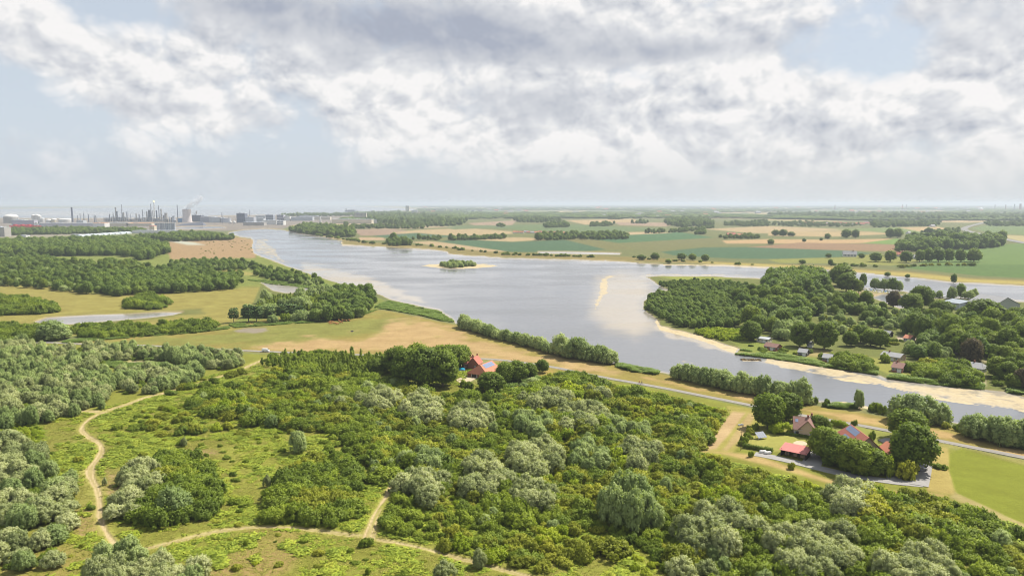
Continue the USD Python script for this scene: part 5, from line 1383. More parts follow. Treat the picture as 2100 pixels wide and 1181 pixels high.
def roof_panels(t, L, width, he, hr, side, nx, ny, u0, u1, v0, v1):
    """Solar panels on one slope."""
    w = width / 2; sl = math.atan2(hr - he, w); slen = math.hypot(w, hr - he)
    for i in range(nx):
        for j in range(ny):
            px = -L / 2 + L * (u0 + (u1 - u0) * (i + .5) / nx); ps = slen * (v0 + (v1 - v0) * (j + .5) / ny)
            m = trimesh.creation.box([L * (u1 - u0) / nx * .94, slen * (v1 - v0) / ny * .94, .06])
            T = trimesh.transformations.rotation_matrix(-side * sl, [1, 0, 0])
            T[:3, 3] = [px, side * (w - ps * math.cos(sl)), he + ps * math.sin(sl) + .36]
            m.apply_transform(T)
            part(t, 'solar_panel', m, SOLAR)


# --- the farm among the trees
t, L, wd, yaw = gabled('farmhouse', 'small red-roofed brick house with two chimneys behind the red barn', 'house', (949, 735), (971, 734), 6.4, 3.2, 7.0, RED_TILE, BRICK, wins=3, chimneys=(.93,), doors=(('l', 1.5, 1.0, 2.1, WHITE, None),))
gabled('farmhouse', 'red-roofed cross wing of the farmhouse with a chimney at its far gable', 'house', (970, 736.5), (979, 731.5), 7.0, 3.4, 6.5, RED_TILE, BRICK, wins=2, chimneys=(.05, .95))
t, L, wd, yaw = gabled('barn', 'red-tiled brick barn with solar panels and an arched white doorway', 'barn', (984, 751), (1008, 742), 7.4, 2.8, 13.5, ORANGE_TILE, BRICK, hips=(2.6, 0), wins=4, doors=(('a', 2.2, 3.2, 3.0, DARK_WOOD, WHITE),))
roof_panels(t, L, wd, 2.8, 7.4, -1, 8, 2, .26, .92, .52, .92)
t = thing('garden_pool', 'round blue garden pool beside the brick farmhouse', 'pool', G(945, 763)); part(t, 'wall', cyl(0, 0, 0, 2.6, 1.1, 24), BLUEPAINT); part(t, 'water', cyl(0, 0, 1.1, 2.4, .05, 24), POOLBLUE)


def sheet(name, poly, mat, lift=.08, kind='structure', z=0):
    P = Polygon(G([a for a, b in poly], [b for a, b in poly])).buffer(0)
    if P.geom_type != 'Polygon':
        P = max(P.geoms, key=lambda q: q.area)
    v, f = trimesh.creation.triangulate_polygon(P.segmentize(2.0), engine='earcut')
    top = float(height(v).max()) + lift
    m = trimesh.creation.extrude_polygon(P, .5); m.apply_translation([0, 0, top - .5])
    return tag(usdkit.mesh(stage, numbered(name), m, mat), kind=kind)


sheet('yard', [(935, 783), (962, 770), (975, 771), (984, 775), (965, 786), (945, 790)], SAND)
# --- the roadside farm
t, L, wd, yaw = gabled('solar_barn', 'large red barn with solar panels along its slope, roadside farm', 'barn', (1745, 876), (1781, 903), 8.8, 3.4, 12.0, RED_TILE, BUFF_BRICK, hips=(3.0, 0), wins=4)
roof_panels(t, L, wd, 3.4, 8.8, -1, 6, 2, .16, .66, .62, .94)
roof_panels(t, L, wd, 3.4, 8.8, -1, 3, 1, .30, .56, .28, .44)
t, L, wd, yaw = gabled('brick_house', 'brown-tiled brick house with a blue roof window, roadside farm', 'house', (1628, 859), (1658, 861.5), 7.0, 3.2, 9.5, BROWN_TILE, BUFF_BRICK, wins=4, chimneys=(.96,), doors=(('l', -1, 2.4, 2.2, DARK_WOOD, None),))
roof_panels(t, L, wd, 3.2, 7.0, -1, 2, 1, .08, .28, .5, .78)
gabled('house_wing', 'gabled brown-tiled wing adjoining the brick house with the roof window', 'house', (1657, 869), (1665, 856.5), 7.0, 3.2, 7.0, BROWN_TILE, BUFF_BRICK, wins=2, chimneys=(.93,))
t, L, wd, yaw = gabled('garage', 'orange hipped-roof garage under the big tree by the road', 'garage', (1817, 910), (1831, 913), 5.6, 2.6, 9.0, ORANGE_TILE, BUFF_BRICK, hips=(2.2, 2.2), wins=2)
p0, p1 = G(1600, 938), G(1652, 949)
d = p1 - p0; L = np.linalg.norm(d); yaw = math.atan2(d[1], d[0])
t = thing('open_shed', 'open-fronted dark timber shed with a pink sheet roof', 'shed', (p0 + p1) / 2, yaw=yaw)
part(t, 'wall', join(bx(0, 5.9, 0, L, .2, 3.1), bx(-L / 2 + .1, 3, 0, .2, 5.6, 3.0), bx(L / 2 - .1, 3, 0, .2, 5.6, 3.0)), DARK_WOOD)
for k in range(5):
    part(t, 'post', bx(-L / 2 + .2 + k * (L - .4) / 4, .1, 0, .22, .22, 2.7), DARK_WOOD)
for k in range(10):
    m = trimesh.creation.box([(L + .8) / 10 - .04, 7.2, .10]); m.apply_transform(trimesh.transformations.rotation_matrix(.16, [1, 0, 0])); m.apply_translation([-L / 2 - .4 + (k + .5) * (L + .8) / 10, 3.0, 3.25]); part(t, 'roof_sheet', m, PINK_SHEET)
for k in range(3):
    part(t, 'stored_crate', bx(-L / 3 + k * L / 3.2, 3.6, 0, 1.6, 1.4, 1.2), BUFF_BRICK)
t = thing('solar_rack', 'tilted ground rack of solar panels on the lawn edge', 'solar rack', G(1560, 904), yaw=.35)
for i in range(4):
    m = trimesh.creation.box([1.05, 3.3, .06]); m.apply_transform(trimesh.transformations.rotation_matrix(.55, [1, 0, 0])); m.apply_translation([-1.65 + i * 1.1, 0, 1.7]); part(t, 'solar_panel', m, plain(f'rack_panel_look_{i}', (.05, .07, .115), .5, .1, .6, spec=.2))
for x in (-1.9, 1.9):
    part(t, 'leg', join(bx(x, -1.0, 0, .1, .1, 1.0), bx(x, 1.0, 0, .1, .1, 2.1)), STEEL)
for k, (u, v) in enumerate([(1561, 934), (1567, 933.5), (1571, 936), (1577, 935.5)]):
    m = trimesh.creation.capsule(height=.5, radius=.62, count=[12, 12]); m.apply_transform(trimesh.transformations.rotation_matrix(math.pi / 2, [0, 1, 0])); m.apply_translation([0, 0, .6])
    t = tag(usdkit.mesh(stage, numbered('wrapped_bale'), m, WHITE, smooth=True), f'{["leftmost", "second", "third", "rightmost"][k]} of four white wrapped bales by the low hedge', 'bale', 'white wrapped bales')
    UsdGeom.Xformable(t).AddTranslateOp().Set((*map(float, G(u, v)), float(height(G(u, v))[0]) + .08))
sheet('sand_oval', [(1626, 913), (1634, 909), (1648, 910), (1657, 915), (1652, 919), (1638, 918), (1628, 917)], SAND, .06)
sheet('terrace', [(1800, 907), (1815, 903), (1834, 904), (1836, 910), (1812, 913)], GRAVEL, .06)
ribbon('driveway', [(1548, 936), (1600, 944), (1655, 957), (1720, 974), (1800, 988), (1890, 998)], 5.0, GRAVEL, .12, step=3)
ribbon('driveway', [(1884, 1000), (1889, 980), (1894, 955), (1893, 935), (1884, 905)], 6.0, GRAVEL, .16, step=3)
ribbon('driveway', [(1834, 988), (1829, 965), (1826, 942), (1822, 932)], 5.0, GRAVEL, .17, step=3)
ribbon('driveway', [(1662, 958), (1672, 940), (1690, 928), (1720, 918)], 7.0, GRAVEL, .18, step=3)


def hedge_block(label, a, b, h, w):
    """A clipped hedge: a leafy bank."""
    A, B = G(*a), G(*b); d = B - A; L = np.linalg.norm(d); n = max(3, int(L / .8))
    rng = np.random.default_rng(int(a[0]))
    C = np.array([[-L / 2 + (i + .5) * L / n, (j - .5) * w * .45, h * .28 + k * h * .42] for i in range(n) for j in (0, 1) for k in (0, 1)]) + rng.normal(size=(n * 4, 3)) * .08
    V, N, Q = leaf_cloud(rng, C, np.full(len(C), w * .42), 26, .3, np.array([0, 0, 0]), 1.0, down=-.8)
    t = thing('clipped_hedge', label, 'hedge', (A + B) / 2, yaw=math.atan2(d[1], d[0]))
    mixed_mesh(numbered('foliage', str(t.GetPath())), V, N, Q, HEDGE)


hedge_block('long clipped hedge in front of the lawn with the solar rack', (1524, 922), (1584, 933), 1.9, 1.6)
hedge_block('short clipped hedge between the solar barn and the orange garage', (1783, 924), (1806, 929), 1.8, 1.6)
hedge_block('low hedge across the lawn below the brick house', (1572, 891), (1660, 903), 1.0, 1.2)


def car_parts(t, paint, van=False):
    body = [(-2.1, .35), (-2.1, .85), (-1.9, 1.0), (1.0, 1.0), (2.0, .85), (2.15, .6), (2.15, .35)] if not van else [(-2.4, .35), (-2.4, 1.95), (-2.3, 2.1), (1.1, 2.1), (1.7, 1.25), (2.4, 1.05), (2.45, .35)]
    m = trimesh.creation.extrude_polygon(Polygon(body), 1.76); m.apply_transform(trimesh.transformations.rotation_matrix(math.pi / 2, [1, 0, 0])); m.apply_translation([0, .88, 0]); part(t, 'body', m, paint)
    if not van:
        c = Polygon([(-1.75, 1.0), (-1.25, 1.48), (.1, 1.5), (.85, 1.0)])
        m = trimesh.creation.extrude_polygon(c, 1.5); m.apply_transform(trimesh.transformations.rotation_matrix(math.pi / 2, [1, 0, 0])); m.apply_translation([0, .75, 0]); part(t, 'cabin_glass', m, PANE)
        part(t, 'roof', bx(-.58, 0, 1.5, 1.3, 1.42, .04), paint)
    else:
        part(t, 'windscreen', bx(1.42, 0, 1.30, .5, 1.6, .6), PANE)
    for x in (-1.35, 1.35):
        for y in (-.8, .8):
            m = trimesh.creation.cylinder(radius=.33, height=.2, sections=14); m.apply_transform(trimesh.transformations.rotation_matrix(math.pi / 2, [1, 0, 0])); m.apply_translation([x, y, .33]); w = part(t, 'wheel', m, BLACK)
    part(t, 'headlight', join(bx(2.13 if not van else 2.42, -.6, .6, .06, .3, .15), bx(2.13 if not van else 2.42, .6, .6, .06, .3, .15)), WHITE)


for k, (u, v) in enumerate([(1887, 956), (1889, 963), (1888, 970)]):
    t = thing('parked_car', f'{["farthest", "middle", "nearest"][k]} of three dark cars parked on the gravel yard corner', 'car', G(u, v), z=float(height(G(u, v))[0]) + .18, yaw=.15, group='dark cars on the gravel yard')
    car_parts(t, CARPAINT)
t = thing('white_van', 'white van on the dyke road before the pasture, far left', 'van', G(545, 722), z=float(height(G(545, 722))[0]) + .15, yaw=-.1); car_parts(t, WHITECAR, True)
t = thing('pole', 'thin wooden pole standing in front of the lawn hedge', 'pole', G(1519, 928)); part(t, 'shaft', cyl(0, 0, 0, .11, 8.0, 8, .07), DARK_WOOD); part(t, 'cross_arm', bx(0, 0, 7.5, 1.2, .1, .12), DARK_WOOD)
t = thing('water_trough', 'white trough lying in the straw-coloured farm lane', 'trough', G(1519, 876), yaw=.4); part(t, 'tub', join(bx(0, 0, 0, 2.4, 1.1, .1), bx(0, .5, .1, 2.4, .1, .5), bx(0, -.5, .1, 2.4, .1, .5), bx(1.15, 0, .1, .1, .9, .5), bx(-1.15, 0, .1, .1, .9, .5)), WHITE)
# --- fence posts along the pasture side of the road
line = LineString(G([p[0] for p in ROAD], [p[1] for p in ROAD]))
post = trimesh.util.concatenate([bx(0, 0, 0, .14, .14, 1.15), cyl(0, 0, 1.15, .07, .06, 6)])
# --- chalets and bungalows of the park
CHALETS = [('chalet', 'pinkish-brown roofed chalet at the left end of the bank', (1573, 703), (1598, 707), 4.4, 2.6, 7, BROWN_TILE, BRICK), ('chalet', 'dark grey roofed chalet second from the left along the bank', (1640, 716), (1657, 718), 4.2, 2.5, 7, GREY_ROOF, DARK_WOOD), ('chalet', 'grey roofed chalet beside the round bush on the bank', (1690, 726), (1708, 728), 4.4, 2.6, 8, GREY_ROOF, BRICK),
           ('bungalow', 'long grey-roofed bungalow behind the brown bungalow', (1813, 722), (1852, 728), 4.6, 2.8, 9, GREY_ROOF, BUFF_BRICK), ('bungalow', 'brown-roofed bungalow with white doors on the lawn above the reeds', (1834, 743), (1856, 746), 5.0, 2.8, 9.5, BROWN_TILE, BRICK), ('bungalow', 'wide grey hipped bungalow among hedges near the right edge', (1992, 744), (2014, 747), 5.2, 2.8, 10, GREY_ROOF, WHITE),
           ('chalet', 'small grey roofed chalet by the bare earth in the wood', (1813, 679), (1828, 681), 4.6, 2.6, 7, GREY_ROOF, DARK_WOOD), ('chalet', 'flat pale chalet hidden behind the leftmost chalet', (1556, 691), (1580, 694), 3.6, 2.8, 7, PALE_ROOF, CREAM), ('chalet', 'little white chalet between two big trees', (1658, 701), (1666, 702), 4.0, 2.5, 5, GREY_ROOF, WHITE), ('chalet', 'sandy-coloured chalet beside the pale clearing', (1858, 688), (1872, 690), 4.4, 2.6, 7, ORANGE_TILE, CREAM),
           ('chalet', 'orange-roofed chalet glimpsed between trees on the right', (1955, 711), (1968, 713), 4.2, 2.5, 6, ORANGE_TILE, CREAM), ('chalet', 'pale roofed chalet at the head of the wood, far left', (1533, 635), (1545, 637), 5.0, 3.0, 8, PALE_ROOF, CREAM)]
for name, label, r0, r1, hr, he, wdt, rf, wl in CHALETS:
    t, L, w_, _ = gabled(name, label, name, r0, r1, hr, he, wdt, rf, wl, wins=3, hips=(1.6, 1.6) if 'hipped' in label else (0, 0), doors=(('l', 1.2, 2.2, 2.1, WHITE, None),), chimneys=(.3,) if name == 'bungalow' else ())
t, L, w_, _ = gabled('boat_hall', 'big grey-roofed boat hall by the water at the right', 'hall', (2010, 604), (2066, 611), 14, 7, 34, GREY_ROOF, plain('hall_wall_look', (.22, .235, .20), .8, .12, .1), wins=0)
for k in range(6):
    door(t, -L / 2 + (k + .5) * L / 6, -w_ / 2, 0, 4.0, 4.5, -math.pi / 2, STEEL)
t, L, w_, _ = gabled('boat_store', 'pale blue-grey roofed store adjoining the big boat hall', 'hall', (1955, 613), (1990, 618), 8, 6, 26, plain('store_roof_look', (.22, .25, .28), .6, .1, .1, spec=.2), PALE_ROOF, wins=0, doors=(('l', 0, 4, 4, STEEL, None),))


def boat(label, u, v, L, yaw, cover=WHITE, sail=False):
    t = thing('moored_boat', label, 'boat', G(u, v), z=-.15, yaw=yaw, group='white boats in the marina')
    n = 9
    xs = np.linspace(-.5, .5, n) * L; wd = np.array([.75, .92, 1, 1, .98, .9, .74, .45, .04]) * L * .16
    V = [];
    for x, w in zip(xs, wd):
        V += [(x, -w, .95), (x, -w * .7, .0), (x, w * .7, .0), (x, w, .95)]
    F = []
    for i in range(n - 1):
        a, b = 4 * i, 4 * i + 4
        F += [(a, b, b + 1, a + 1), (a + 1, b + 1, b + 2, a + 2), (a + 2, b + 2, b + 3, a + 3), (a + 3, b + 3, b, a)]
    F += [(0, 1, 2, 3), (4 * n - 4, 4 * n - 1, 4 * n - 2, 4 * n - 3)]
    part(t, 'hull', (np.array(V, float), np.array(F)), WHITE)
    part(t, 'cabin', join(bx(-.02 * L, 0, .95, L * .40, L * .2, .8), bx(-.05 * L, 0, 1.75, L * .3, L * .17, .15)), cover)
    part(t, 'cabin_window', bx(.0, 0, 1.2, L * .34, L * .206, .35), PANE)
    if sail:
        part(t, 'mast', cyl(.1 * L, 0, .95, .08, L * 1.1, 6, .05), STEEL); part(t, 'boom', bx(-.12 * L, 0, 2.2, L * .45, .16, .16), BLUEPAINT)


k = 0
for i, u in enumerate(np.linspace(1750, 1838, 13)):
    k += 1
    boat(f'{ordinal(k)} white boat from the left in the moored row beside the spit', u, 593 + (u - 1750) * .105 + RNG.uniform(-.6, .6), RNG.uniform(8, 11), RNG.uniform(-.35, .35) + 1.2, [WHITE, BLUEPAINT, WHITE, CREAM][i % 4], i % 3 == 0)
for i, (u, v) in enumerate([(1843, 609), (1852, 611), (1845, 615), (1856, 616), (1849, 620), (1858, 622), (1850, 626)]):
    boat(f'{ordinal(i + 1)} boat counted from the top of the inner marina basin', u, v, 9, RNG.uniform(-.3, .3), [WHITE, BLUEPAINT][i % 2], i % 2 == 0)
for i, (u, v) in enumerate([(1915, 609), (1936, 611), (1946, 612)]):
    boat(f'{ordinal(i + 1)} white boat from the left moored before the pale store', u, v, 12, .1, WHITE, False)
t = thing('jetty', 'long low wooden jetty behind the row of moored boats', 'jetty', G(1790, 599.5), z=0, yaw=math.atan2(*(G(1836, 604) - G(1750, 595))[::-1]))
for i in range(24):
    part(t, 'plank', bx(-70 + i * 6, 0, .35, 5.9, 2.0, .12), BUFF_BRICK)
for i in range(8):
    part(t, 'pile', cyl(-68 + i * 19.5, 1.1, -1.2, .18, 2.6, 8), DARK_WOOD)
# --- the small raft of dead reeds
t = thing('reed_raft', 'small dark raft of dead reeds floating before the far bank', 'raft', G(1540, 738), z=0, yaw=-.05); rg = np.random.default_rng(3)
part(t, 'stems', join(*[bx(rg.uniform(-6, 6), rg.uniform(-1.6, 1.6), -.1, rg.uniform(.6, 2.6), .25, rg.uniform(.2, .8), rg.uniform(0, 3)) for _ in range(90)]), plain('dead_reed_look', (.15, .105, .05), .95, .3, .8))


# --- cattle
def cow_mesh():
    """One body: barrel, neck, head and four legs."""
    import manifold3d as m3
    def ball(p, r):
        return m3.Manifold.sphere(r, 10).translate(list(p))
    def bone(p, q, r0, r1):
        return m3.Manifold.batch_hull([ball(p, r0), ball(q, r1)])
    parts = [bone((-.75, 0, 1.02), (.55, 0, 1.0), .36, .40), bone((.6, 0, 1.12), (1.05, 0, 1.1), .26, .19), bone((1.05, 0, 1.08), (1.42, 0, .88), .17, .10), bone((-1.0, 0, 1.2), (-1.12, 0, .55), .06, .04),
             bone((1.08, .1, 1.22), (1.05, .3, 1.24), .06, .04), bone((1.08, -.1, 1.22), (1.05, -.3, 1.24), .06, .04)]
    for y in (-.2, .2):
        parts += [bone((.55, y, .8), (.56, y, .42), .15, .08), bone((.56, y, .42), (.56, y, .05), .07, .06), bone((-.72, y, .95), (-.62, y, .62), .2, .11), bone((-.62, y, .62), (-.78, y, .42), .1, .07), bone((-.78, y, .42), (-.74, y, .05), .07, .06)]
    return m3.Manifold.batch_boolean(parts, m3.OpType.Add)


stage.CreateClassPrim('/World/other_kinds')
usdkit.mesh(stage, '/World/other_kinds/cow_form', cow_mesh(), COWHIDE, smooth=True)
COWS = [(676, 664.5), (678, 667.5), (681, 662.5), (685, 666), (689, 667), (692, 668), (697, 663), (700, 665), (704, 660), (707, 657.5), (710, 660.5), (714, 658.5), (717, 660), (682, 655.5), (695, 660)]
for i, (u, v) in enumerate(COWS):
    p = G(u, v)
    x = UsdGeom.Xform.Define(stage, numbered('cow')); x.AddTranslateOp().Set((float(p[0]), float(p[1]), float(height(p)[0]))); x.AddRotateZOp().Set(float(RNG.uniform(0, 360))); x.AddScaleOp().Set((1.2, 1.2, 1.2))
    x.GetPrim().GetReferences().AddInternalReference('/World/other_kinds/cow_form') if False else None
    q = stage.DefinePrim(f'{x.GetPath()}/body', 'Mesh'); q.GetReferences().AddInternalReference('/World/other_kinds/cow_form')
    rank = sorted(COWS).index((u, v)) + 1
    tag(x, f'{ordinal(rank)} chestnut cow from the left in the herd on the pasture', 'cow', 'chestnut cows on the pasture')
p = G(722, 683); t = thing('cow', 'single dark cow standing apart in the middle of the pasture', 'cow', p); usdkit.mesh(stage, f'{t.GetPath()}/body', cow_mesh(), CLOTH, smooth=True)


# --- two cyclists on the dyke road
def cyclist(u, v, yaw, shirt, label_p, label_b):
    p = G(u, v); z = float(height(p)[0]) + .16
    t = thing('bicycle', label_b, 'bicycle', p, z=z, yaw=yaw)
    for x in (-.52, .52):
        m = trimesh.creation.torus(.33, .03, major_sections=18, minor_sections=6); m.apply_transform(trimesh.transformations.rotation_matrix(math.pi / 2, [1, 0, 0])); m.apply_translation([x, 0, .36]); part(t, 'wheel', m, BLACK)

    def rod(a, b, r):
        v_, f_ = limb(a, b, r, r, 6); return trimesh.Trimesh(v_, np.vstack([f_[:, [0, 1, 2]], f_[:, [0, 2, 3]]]), process=False)
    part(t, 'frame', join(rod((-.52, 0, .36), (-.1, 0, .3), .02), rod((-.1, 0, .3), (.42, 0, .85), .025), rod((-.1, 0, .3), (-.22, 0, .9), .025), rod((.52, 0, .36), (.4, 0, .98), .02), rod((-.52, 0, .36), (-.22, 0, .8), .02)), DARK_STEEL)
    part(t, 'handlebar', rod((.36, -.28, 1.05), (.36, .28, 1.05), .02), DARK_STEEL); part(t, 'saddle', bx(-.22, 0, .9, .26, .16, .06), BLACK)
    import manifold3d as m3

    def bone(a, b, r0, r1):
        return m3.Manifold.batch_hull([m3.Manifold.sphere(r0, 10).translate(list(a)), m3.Manifold.sphere(r1, 10).translate(list(b))])
    person = thing('person', label_p, 'person', p, z=z, yaw=yaw)
    parts = [bone((-.2, 0, 1.05), (.0, 0, 1.5), .16, .17), bone((.0, 0, 1.55), (.06, 0, 1.66), .06, .06), bone((.07, 0, 1.76), (.09, 0, 1.82), .10, .105)]
    for s in (-1, 1):
        parts += [bone((-.18, s * .09, 1.0), (.16, s * .1, .80), .09, .065), bone((.16, s * .1, .80), (-.02 - .08 * s, s * .1, .42), .06, .045), bone((-.02 - .08 * s, s * .1, .42), (.12 - .08 * s, s * .1, .38), .04, .035), bone((.02, s * .2, 1.5), (.16, s * .24, 1.24), .05, .042), bone((.16, s * .24, 1.24), (.36, s * .24, 1.1), .04, .034)]
    usdkit.mesh(stage, f'{person.GetPath()}/body', m3.Manifold.batch_boolean(parts, m3.OpType.Add), SKIN, smooth=True)
    usdkit.mesh(stage, f'{person.GetPath()}/shirt', m3.Manifold.batch_boolean([bone((-.19, 0, 1.1), (.0, 0, 1.5), .18, .19)] + [bone((.02, s * .2, 1.5), (.1, s * .22, 1.36), .065, .06) for s in (-1, 1)], m3.OpType.Add), shirt, smooth=True)
    usdkit.mesh(stage, f'{person.GetPath()}/trousers', m3.Manifold.batch_boolean([bone((-.18, s * .09, 1.0), (.16, s * .1, .80), .105, .08) for s in (-1, 1)], m3.OpType.Add), CLOTH, smooth=True)


ryaw = math.atan2(*(G(1300, 787) - G(1330, 793))[::-1])
cyclist(1311, 789, ryaw, CLOTH_RED, 'cyclist in a red top riding on the left along the dyke road', 'bicycle under the cyclist in the red top')
cyclist(1316, 790, ryaw, CLOTH, 'cyclist in a dark top riding just right of the red one', 'bicycle under the cyclist in the dark top')


# ------------------------------------------------------------------ the works and towns on the horizon
def at_size(u, v, wpx, hpx):
    p = G(u, v); D = math.hypot(math.hypot(*p), CAM_Z)
    return p, wpx / 1500 * D, hpx / 1500 * D


def stack(label, u, v, top, wpx, mat=DARK_STEEL, cat='chimney', bands=0, name='chimney'):
    p, w, h = at_size(u, v, wpx, v - top)
    t = thing(name, label, cat, p)
    part(t, 'shaft', cyl(0, 0, 0, w * .6, h * .97, 14, w * .42), mat)
    part(t, 'rim', cyl(0, 0, h * .97, w * .5, h * .03, 14), mat)
    for b in range(bands):
        part(t, 'platform', cyl(0, 0, h * (.3 + .22 * b), w * .85, h * .02, 12), STEEL)
    return t


def block(label, u0, u1, v, top, mat, depth=30, name='factory_building', cat='building', rows=0, cols=0, roof=None):
    p, w, h = at_size((u0 + u1) / 2, v, u1 - u0, v - top)
    t = thing(name, label, cat, p + np.array([0, depth / 2]))
    part(t, 'wall', bx(0, 0, -1, w, depth, h + 1), mat)
    part(t, 'roof', bx(0, 0, h, w * 1.01, depth * 1.01, max(.4, h * .05)), roof or PALE_ROOF)
    part(t, 'roof_unit', bx(-w * .2, 0, h * 1.05, w * .18, depth * .3, max(1.0, h * .10)), STEEL)
    for r in range(rows):
        for c in range(cols):
            part(t, 'window', bx(-w / 2 + (c + .5) * w / cols, -depth / 2 - .1, h * (r + .35) / rows, w / cols * .55, .25, h / rows * .5), PANE)
    return t


def tank(label, u, v, wpx, hpx, mat=WHITE, dome=.25, cat='storage tank', name='storage_tank'):
    p, w, h = at_size(u, v, wpx, hpx)
    t = thing(name, label, cat, p + np.array([0, w / 2]))
    hb = h * (1 - dome)
    part(t, 'shell', cyl(0, 0, 0, w / 2, hb, 28), CONCRETE if mat is None else mat)
    a = np.linspace(0, math.pi / 2, 7)
    part(t, 'dome', turned(np.c_[np.cos(a) * w / 2 * 1.0, hb + np.sin(a) * h * dome], 28), WHITE)
    part(t, 'stair', bx(w / 2 + .6, 0, 0, 1.2, 2.0, hb), STEEL)


def ball_tank(label, u, v, wpx):
    p, w, h = at_size(u, v, wpx, wpx)
    t = thing('sphere_tank', label, 'sphere tank', p)
    m = trimesh.creation.icosphere(3, w / 2); m.apply_translation([0, 0, w * .62]); part(t, 'sphere', m, WHITE, smooth=True)
    for k in range(6):
        a = k * math.pi / 3; part(t, 'leg', cyl(math.cos(a) * w * .42, math.sin(a) * w * .42, 0, w * .03, w * .6, 6), STEEL)


tank('big domed concrete tank at the far left of the works', 14, 458, 22, 15, None, .3)
block('pale green low hall right of the domed concrete tank', 26, 48, 458, 452, plain('pale_green_look', (.50, .55, .46), .8, .1, .05))
for k, (u, w, top) in enumerate([(67, 7, 443), (74, 8, 442.5), (80, 6, 445), (85, 7, 449)]):
    tank(f'{ordinal(k + 1)} tall white silo from the left, behind the red ship', u, 456, w, 456 - top, WHITE, .15, 'silo', 'silo')
tank('squat white tank left of the lone slanting chimney', 97, 459, 9, 8); tank('squat white tank just left of the dark lamp mast', 108, 459, 9, 9, CREAM); tank('broad low white tank before the tall dark chimney', 127, 456, 22, 6.5, WHITE, .3)
block('long grey-violet hall behind the red ship', 28, 66, 462, 454, plain('violet_wall_look', (.30, .28, .33), .8, .1, .05)); block('pale low block at the foot of the tall chimney', 158, 170, 460, 454, PALE_ROOF)
block('long grey shed between the ship and the orange hall', 84, 190, 464, 459, plain('shed_wall_look', (.36, .36, .38), .8, .15, .02), 40); block('white and orange hall on the quay', 192, 213, 466, 459, WHITE, 40, roof=ORANGE); block('cream quay hall right of the orange one', 222, 260, 464, 458, CREAM, 40); block('cream quay hall before the flare', 262, 308, 464, 459, CREAM, 40, roof=ORANGE)


def ship(label, u0, u1, v, hull, vtop, house, stacks=True):
    p, L, h = at_size((u0 + u1) / 2, v, u1 - u0, v - vtop)
    t = thing('cargo_ship', label, 'ship', p, z=0)
    P = Polygon([(-.5, -.06), (.40, -.07), (.5, 0), (.40, .07), (-.5, .06)]); m = trimesh.creation.extrude_polygon(P, 1); m.apply_scale([L, L, h * .42]); part(t, 'hull', m, hull)
    part(t, 'bridge', join(bx(house * L, 0, h * .42, L * .12, L * .1, h * .45), bx(house * L, 0, h * .87, L * .07, L * .11, h * .13)), WHITE)
    part(t, 'deck_load', join(*[bx(L * x, 0, h * .42, L * .09, L * .09, h * (.12 + .1 * (i % 2))) for i, x in enumerate(np.linspace(-.22, .34, 6) * (1 if house < 0 else -1))]), hull)
    part(t, 'funnel', bx(house * L * 1.18, 0, h * .42, L * .03, L * .04, h * .62), DARK_STEEL)


ship('red-hulled cargo ship lying at the quay of the works', 27, 80, 467.5, REDPAINT, 458, .36)
ship('distant cargo ship under way on the estuary', 708, 729, 434.5, DARK_STEEL, 428, -.36)
stack('tall lone dark chimney in the left part of the works', 149, 456, 430, 3.0)
for k, (u, v, top, w) in enumerate([(160, 455, 444, 1.2), (165.5, 455, 441, 1.6), (172.6, 455, 440, 1.3), (182, 456, 442, 1.4), (194, 456, 443, 1.3), (197.3, 456, 444, 1.3), (225, 452, 441, 1.6), (233, 452, 439, 1.8), (238.5, 452, 429, 2.6), (241, 452, 436, 2.4), (251, 452, 424, 1.8), (254, 452, 438, 3.0), (261, 452, 437, 2.0), (268, 452, 441, 1.6), (280, 452, 440, 2.4), (286, 452, 441, 2.0), (293.5, 453, 433, 2.4), (302, 453, 436, 2.4),
                                    (307, 453, 433.5, 4.5), (311, 453, 422.5, 2.0), (314.5, 453, 434, 1.6), (322, 453, 434, 2.4), (327, 453, 425.5, 1.4), (331.5, 453, 431.5, 2.6), (336, 454, 443, 3.0), (348, 456, 446, 2.4), (352, 456, 447, 2.0), (365, 454, 424, 1.4), (399, 452, 439, 1.6), (403.5, 452, 435, 2.6), (456, 458, 438, 1.2), (470, 458, 446, 1.4), (513, 454, 432, 1.0)]):
    stack(f'{ordinal(k + 1)} chimney or column from the left in the row right of the lone one', u, v, top, w, [DARK_STEEL, STEEL, CONCRETE][k % 3 if w > 1.5 else 0], 'process column' if w > 2 else 'chimney', bands=2 if w > 2 else 0, name='process_column' if w > 2 else 'chimney')
for k, (u0, u1, top) in enumerate([(215, 226, 448), (228, 246, 446), (246, 262, 447), (264, 276, 450), (278, 292, 448), (296, 312, 447), (314, 336, 449)]):
    p, w, h = at_size((u0 + u1) / 2, 455, u1 - u0, 455 - top)
    t = thing('process_rack', f'{ordinal(k + 1)} dark pipe rack from the left between the process columns', 'pipe rack', p)
    for z in (.3, .6, .95):
        part(t, 'deck', bx(0, 0, h * z, w, 16, h * .05), STEEL)
    for i in range(7):
        part(t, 'post', join(bx(-w / 2 + i * w / 6, -7.5, 0, 1.2, 1.2, h), bx(-w / 2 + i * w / 6, 7.5, 0, 1.2, 1.2, h)), DARK_STEEL)
    for i in range(5):
        part(t, 'vessel', cyl(-w / 2 + (i + .5) * w / 5, 0, 0, w * .05, h * (.6 + .4 * ((i * 7 + k) % 3) / 2), 10), [STEEL, CONCRETE, WHITE][(i + k) % 3])
stack('thick concrete column left of the cooling tower', 341, 456, 439, 6.0, CONCRETE, 'column', 1, 'process_column'); stack('broad grey column beside the blue hall', 356.5, 456, 444.5, 6.0, STEEL, 'column', 1, 'process_column')
